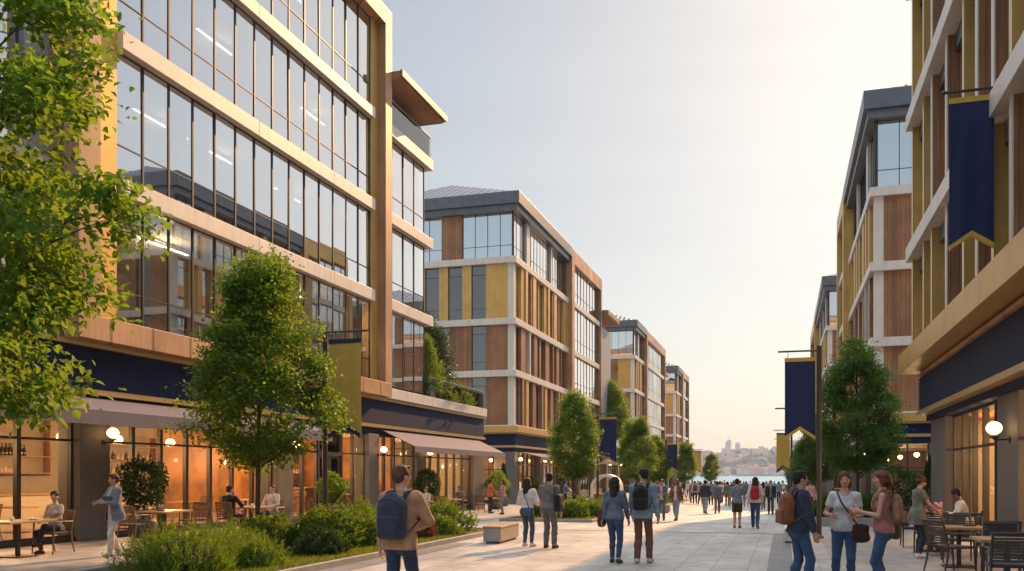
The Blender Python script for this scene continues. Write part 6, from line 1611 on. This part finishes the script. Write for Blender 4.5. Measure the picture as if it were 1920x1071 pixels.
backpack(t, J, 'black backpack of the man in the light blue shirt', ('pack_black', (.013, .013, .014)), .010, 1.0)
X_, Y_ = G(1060, 950); X_, Y_ = X_ * 1.15, Y_ * 1.15
person('man in a blue shirt serving at the white-hooded stall', X_, Y_, -75, 1.72, 'contra', 'm', 'tan', ('short', 'dark'), PB_(c=('mid_blue', (.09, .15, .25)), sleeve=.45, hem=-.05), PB_(c=BLK), h=.015, wr=(.15, .4, 1.05), wl=(-.1, .4, 1.05))
# ---- three friends on the right
X_, Y_ = G(1500, 1113)
t, J = person('boy in a dark hooded jacket and jeans with a brown backpack, facing right', X_, Y_, -68, 1.74, 'contra', 'm', 'light', ('short', 'black'), PB_(c=NAVJ, sleeve=1, hem=-.06, inf=.026, loose=.014, neck=.565), PB_(c=DEN, loose=.01), (.3, .28, .27), h=.0095, face=True, wr=(.22, .14, .80), wl=(-.24, .03, .84), al=(-.09, -.1, .085), ar=(.10, .08, .085), lean=.02)
backpack(t, J, 'brown leather backpack of the boy in the dark hooded jacket', ('pack_brown', (.20, .065, .028)), .009, 1.02)
o = Solid(.01); T = J['T']; o.cone(T(-.07, -.09, .545), T(.07, -.09, .545), .045, .045, .03); o.cone(T(-.06, -.12, .50), T(.06, -.12, .50), .04, .04, .03); v, g = o.mesh(.003); link('hood', np_mesh('hood', v, g, [C_(*NAVJ)], smooth=True), t)
X_, Y_ = G(1581, 1106)
t, J = person('woman in a white T-shirt and jeans with a bag across her body, facing the viewer', X_, Y_, 176, 1.72, 'contra', 'f', 'light', ('bob', 'brown'), PB_(c=('white_tee', (.50, .48, .50)), sleeve=.3, hem=-.05, inf=.02, loose=.012, neck=.50), PB_(c=DEN), (.4, .38, .36), h=.0095, face=True, wgt=1.08, wl=(-.17, .25, 1.12), wr=(.17, .22, 1.12), el=(-.4, -.9, -.3), er=(.4, -.9, -.3), curl=(1.0, .9), hy=.12)
T = J['T']; side_bag(t, J, 'dark brown cross-body bag of the woman in the white T-shirt', ('crossbag', (.06, .025, .022)), (-.24, .10, .86), (.12, .05, .13), [T(.12, -.03, .575), T(.10, .07, .53), T(.05, .165, .40), T(-.03, .165, .28), T(-.10, .15, .16), (-.2, .13, .99)])
o = worn('snack_wrap', 'paper-wrapped snack in the hand of the woman in the white T-shirt', 'snack', t); W_ = J['WL']; MB().lathe([(.02, -.06), (.035, .0), (.042, .06), (.03, .075), (0, .07)], 12, tuple(W_ + np.array([.04, .05, .05]))).build('wrap', JAR, o, rel=False, smooth=True)
X_, Y_ = G(1655, 1116)
t, J = person('woman with auburn hair in a pink tank top and jeans, facing left', X_, Y_, 86, 1.74, 'contra', 'f', 'light', ('bob', 'auburn'), PB_(c=('pink_tank', (.33, .115, .10)), sleeve=0, hem=-.05, inf=.014, neck=.49), PB_(c=DEN), (.4, .38, .36), h=.0095, face=True, wl=(-.12, .30, 1.18), wr=(.08, .32, 1.16), el=(-.3, -.9, -.5), er=(.3, -.9, -.5), curl=(.9, .9), hy=.05)
T = J['T']; backpack(t, J, 'tan backpack of the woman in the pink tank top', ('tan_bag', (.28, .13, .07)), .01, .82)
side_bag(t, J, 'small olive bag at the hip of the woman in the pink tank top', ('olive_bag', (.09, .055, .025)), (.06, -.17, .90), (.10, .06, .10))
X_, Y_ = G(1722, 1046)
t, J = person('waitress in a grey-green tunic standing at the right café tables', X_, Y_, -72, 1.66, 'contra', 'f', 'light', ('bun', 'brown'), PB_(c=('grey_green', (.15, .15, .12)), sleeve=.3, hem=-.22, inf=.022, flare=.035), PB_(c=('leggings_dark', (.035, .04, .05))), (.6, .56, .54), h=.011, hp=.35, wl=(-.12, .34, 1.02), wr=(.16, .34, 1.0), lean=.06)
o = worn('bouquet', 'pink wrapped bouquet in the hands of the waitress', 'bouquet', t); S = Solid(.012)
for q in range(9): S.ell((.02 + .06 * math.cos(q * 2.4) * (q > 0), .42 + .05 * math.sin(q * 2.4) * (q > 0), 1.09 + .02 * (q % 4)), (.04, .04, .045), .015)
S.cone((.02, .40, 1.06), (.02, .36, .95), .05, .02, .02); v, g = S.mesh(.004); link('flowers', np_mesh('flowers', v, g, [C_('flower_pink', (.75, .3, .3))], smooth=True), o)
person('man in a white jumper seated at the farthest right table', 3.78, 21.62, 78, 1.78, 'sit', 'm', 'brown', ('crop', 'black'), PB_(c=WHT, sleeve=1, hem=-.05, inf=.024, loose=.014), PB_(c=BLK), h=.0115, lean=.22, hp=.3, wl=(-.16, .42, .80), wr=(.2, .40, .80))
person('child in pink seated across from the man in the white jumper', 3.0, 22.55, -150, 1.35, 'sit', 'f', 'light', ('bob', 'brown'), PB_(c=PNK, sleeve=1, hem=-.05), PB_(c=DEN), h=.014, z=.09)
# ---- people in the middle distance
def GS(u, v, hp):
    """spot on the falling street: feet at image (u, v); hp pixels tall, about 1.66 m"""
    d = 1.66 * FPX / hp
    for _ in range(30):
        a = (u - 960) / FPX; yy = d * (math.cos(TH) + a * math.sin(TH)); d = FPX * (CH - gz(yy)) / (v - VPY)
    return d * (-math.sin(TH) + a * math.cos(TH)), yy
MID = [
 (1240, 976, 75, 178, 'm', 'contra', 'young man in a blue open jacket and grey trousers looking at his phone', ('short', 'dark'), CRM, GREYT, dict(coat=PB_(c=SLATE, sleeve=1, hem=-.1, inf=.02), wl=(-.1, .28, 1.1), wr=(.1, .28, 1.1), hp=.3, face=True)),
 (1268, 977, 75, 170, 'f', 'walk', 'woman in a brown cardigan and pale jeans walking towards the viewer', ('wavy', 'brown'), ('pale_pink', (.58, .46, .44)), ('pale_denim', (.2, .25, .31)), dict(coat=PB_(c=BRN, sleeve=1, hem=-.12, inf=.02), face=True)),
 (1231, 962, 66, 120, 'f', 'contra', 'woman in pale clothes half hidden behind the young man with the phone', ('bun', 'auburn'), CRM, BLK, {}),
 (1322, 964, 64, -5, 'm', 'walk', 'man in a dark jacket and pale jeans walking away', ('short', 'black'), NAVJ, ('pale_grey_denim', (.25, .28, .32)), {}),
 (1345, 963, 64, 3, 'm', 'walk2', 'man in grey with a grey-violet backpack walking away', ('short', 'black'), ('grey_blue', (.17, .19, .21)), GREYT, dict(pack=('pack_violet', (.10, .09, .13)))),
 (1303, 945, 46, 10, 'f', 'walk', 'person with a blue backpack near the far planter', ('tail', 'auburn'), CRM, DEND, dict(pack=('pack_blue', (.045, .06, .13)))),
 (1313, 946, 46, -10, 'm', 'walk2', 'person in a pink top right of the blue backpack', ('short', 'dark'), PNK, BLK, {}),
 (1298, 943, 45, 170, 'm', 'contra', 'man in dark clothes at the left edge of the distant group', ('short', 'dark'), RST, BLK, {}),
 (1333, 947, 47, 8, 'm', 'walk', 'man in a grey jacket between two men walking away', ('crop', 'auburn'), ('grey_blue', (.17, .19, .21)), BLK, {}),
 (1353, 944, 44, 175, 'f', 'walk', 'woman in a white top walking towards the viewer', ('bob', 'auburn'), WHT, BLK, {}),
 (1364, 949, 48, 0, 'm', 'walk2', 'person in a long olive coat seen from behind', ('curly', 'black'), OLV, OLV, dict(long=1)),
 (1382, 990, 96, -2, 'm', 'stand', 'man in a grey-blue T-shirt and brown shorts seen from behind', ('short', 'black'), ('teal_tee', (.15, .19, .22)), ('brown_shorts', (.055, .035, .025)), dict(shorts=1, al=(-.085, 0, .085), ar=(.085, .02, .085))),
 (1416, 991, 92, -2, 'f', 'walk', 'woman with long dark hair, a red backpack and blue jeans', ('long', 'dark'), WHT, DEN, dict(pack=('pack_red', (.32, .02, .025)))),
 (1399, 943, 43, 5, 'm', 'walk', 'person in a grey jacket between the shorts and the red backpack', ('short', 'dark'), GRT, GREYT, {}),
 (1431, 955, 54, 5, 'f', 'walk2', 'woman in beige walking just right of the red backpack', ('long', 'dark'), ('beige_top', (.48, .35, .27)), ('taupe', (.2, .14, .1)), {}),
 (1445, 965, 63, 182, 'm', 'walk', 'man in an open dark jacket walking towards the viewer', ('short', 'black'), GRT, ('dark_brown', (.05, .04, .035)), dict(coat=PB_(c=BLK, sleeve=1, hem=-.08, inf=.02), face=True)),
 (1460, 944, 41, 0, 'm', 'walk2', 'man in a pale blue shirt walking away on the right', ('short', 'dark'), BLU, BLK, {}),
 (1477, 942, 40, 175, 'f', 'contra', 'person in khaki by the pole of the large navy banner', ('curly', 'dark'), OLV, ('taupe', (.2, .14, .1)), {}),
 (1519, 962, 60, -5, 'm', 'stand', 'person in a pink patterned shirt near the right planter', ('short', 'brown'), PNK, BLK, {}),
]
FARX = [(1290, 936), (1309, 934), (1326, 938), (1341, 936), (1350, 933), (1371, 938), (1388, 935), (1395, 932), (1407, 930), (1423, 936), (1437, 933), (1452, 931), (1468, 934), (1283, 930), (1358, 930), (1376, 929), (1417, 929), (1484, 938)]
rnd = random.Random(12)
for u, v, hp, hdg, sx, ps, lb, hr, tc_, bc, ex in MID:
    x, y = GS(u, v, hp); ex = dict(ex); pack = ex.pop('pack', None); lng = ex.pop('long', 0); sh = ex.pop('shorts', 0)
    t, J = person(lb, x, y, hdg, rnd.uniform(1.63, 1.7), ps, sx, rnd.choice(['light', 'tan', 'light']), hr, PB_(c=tc_, sleeve=.42 if sh else .98, hem=-.30 if lng else -.05, inf=.022, loose=.012), PB_(c=bc, leg=.40 if sh else 1, loose=.012 if sh else .012, inf=.016 if sh else .01), (.05, .05, .05), h=.0125 if hp > 80 else .0165, **ex)
    if pack: backpack(t, J, {'pack_red': 'bright red backpack of the woman in blue jeans', 'pack_violet': 'grey-violet backpack of the man in grey', 'pack_blue': 'blue backpack in the distant group by the planter'}[pack[0]], pack, .014)
REF = {1240: 'man with the phone', 1268: 'woman in the brown cardigan', 1231: 'half hidden woman', 1322: 'man in dark jacket and pale jeans', 1345: 'grey-violet backpack', 1303: 'blue backpack', 1313: 'person in a pink top', 1298: 'man in dark clothes by the planter', 1333: 'grey jacket', 1353: 'woman in white coming nearer', 1364: 'long olive coat', 1382: 'man in shorts', 1416: 'red backpack', 1399: 'person left of the red backpack', 1431: 'woman in beige', 1445: 'man in the open dark jacket', 1460: 'man in pale blue', 1477: 'person in khaki', 1519: 'pink patterned shirt'}
cols_ = [('white', WHT), ('grey', GRT), ('pink', PNK), ('blue', BLU), ('beige', CRM), ('dark', NAVJ), ('rust red', RST), ('olive', OLV)]
for i, (u, v) in enumerate(FARX):
    x, y = GS(u, v, 38); cn, cc = cols_[i % 8]; away = rnd.random() < .6
    near_ = min(MID, key=lambda q: abs(q[0] - u))
    person('distant person in %s, %s, %s of the %s' % (cn, 'walking away' if away else 'coming nearer', 'left' if u < near_[0] else 'right', REF[near_[0]]), x, y, rnd.uniform(-15, 15) + (0 if away else 180), rnd.uniform(1.6, 1.72), rnd.choice(['walk', 'walk2', 'contra']), rnd.choice('mf'), rnd.choice(['light', 'tan']), (rnd.choice(['short', 'long', 'short', 'bob']), rnd.choice(['dark', 'black', 'brown'])), PB_(c=cc, sleeve=.98, hem=-.05, inf=.022), PB_(c=rnd.choice([BLK, DEN, GREYT, DEND])), h=.02, group='people far down the street')
# ------------------------------------------------------------------ haze
def haze(density):
    m = bpy.data.materials.new('haze'); m.use_nodes = True; nt = m.node_tree; nt.nodes.clear()
    out = nt.nodes.new('ShaderNodeOutputMaterial'); v = nt.nodes.new('ShaderNodeVolumePrincipled')
    v.inputs['Color'].default_value = (0.78, 0.87, 1.0, 1); v.inputs['Density'].default_value = density; v.inputs['Anisotropy'].default_value = 0.0
    nt.links.new(v.outputs[0], out.inputs['Volume'])
    o = MB().box(-2750, 2750, -850, 4050, -7.5, 150).build('haze', m)
    tag(o, 'thin pale haze over the water and the far hills', 'haze', kind='stuff')
haze(2.1e-4)
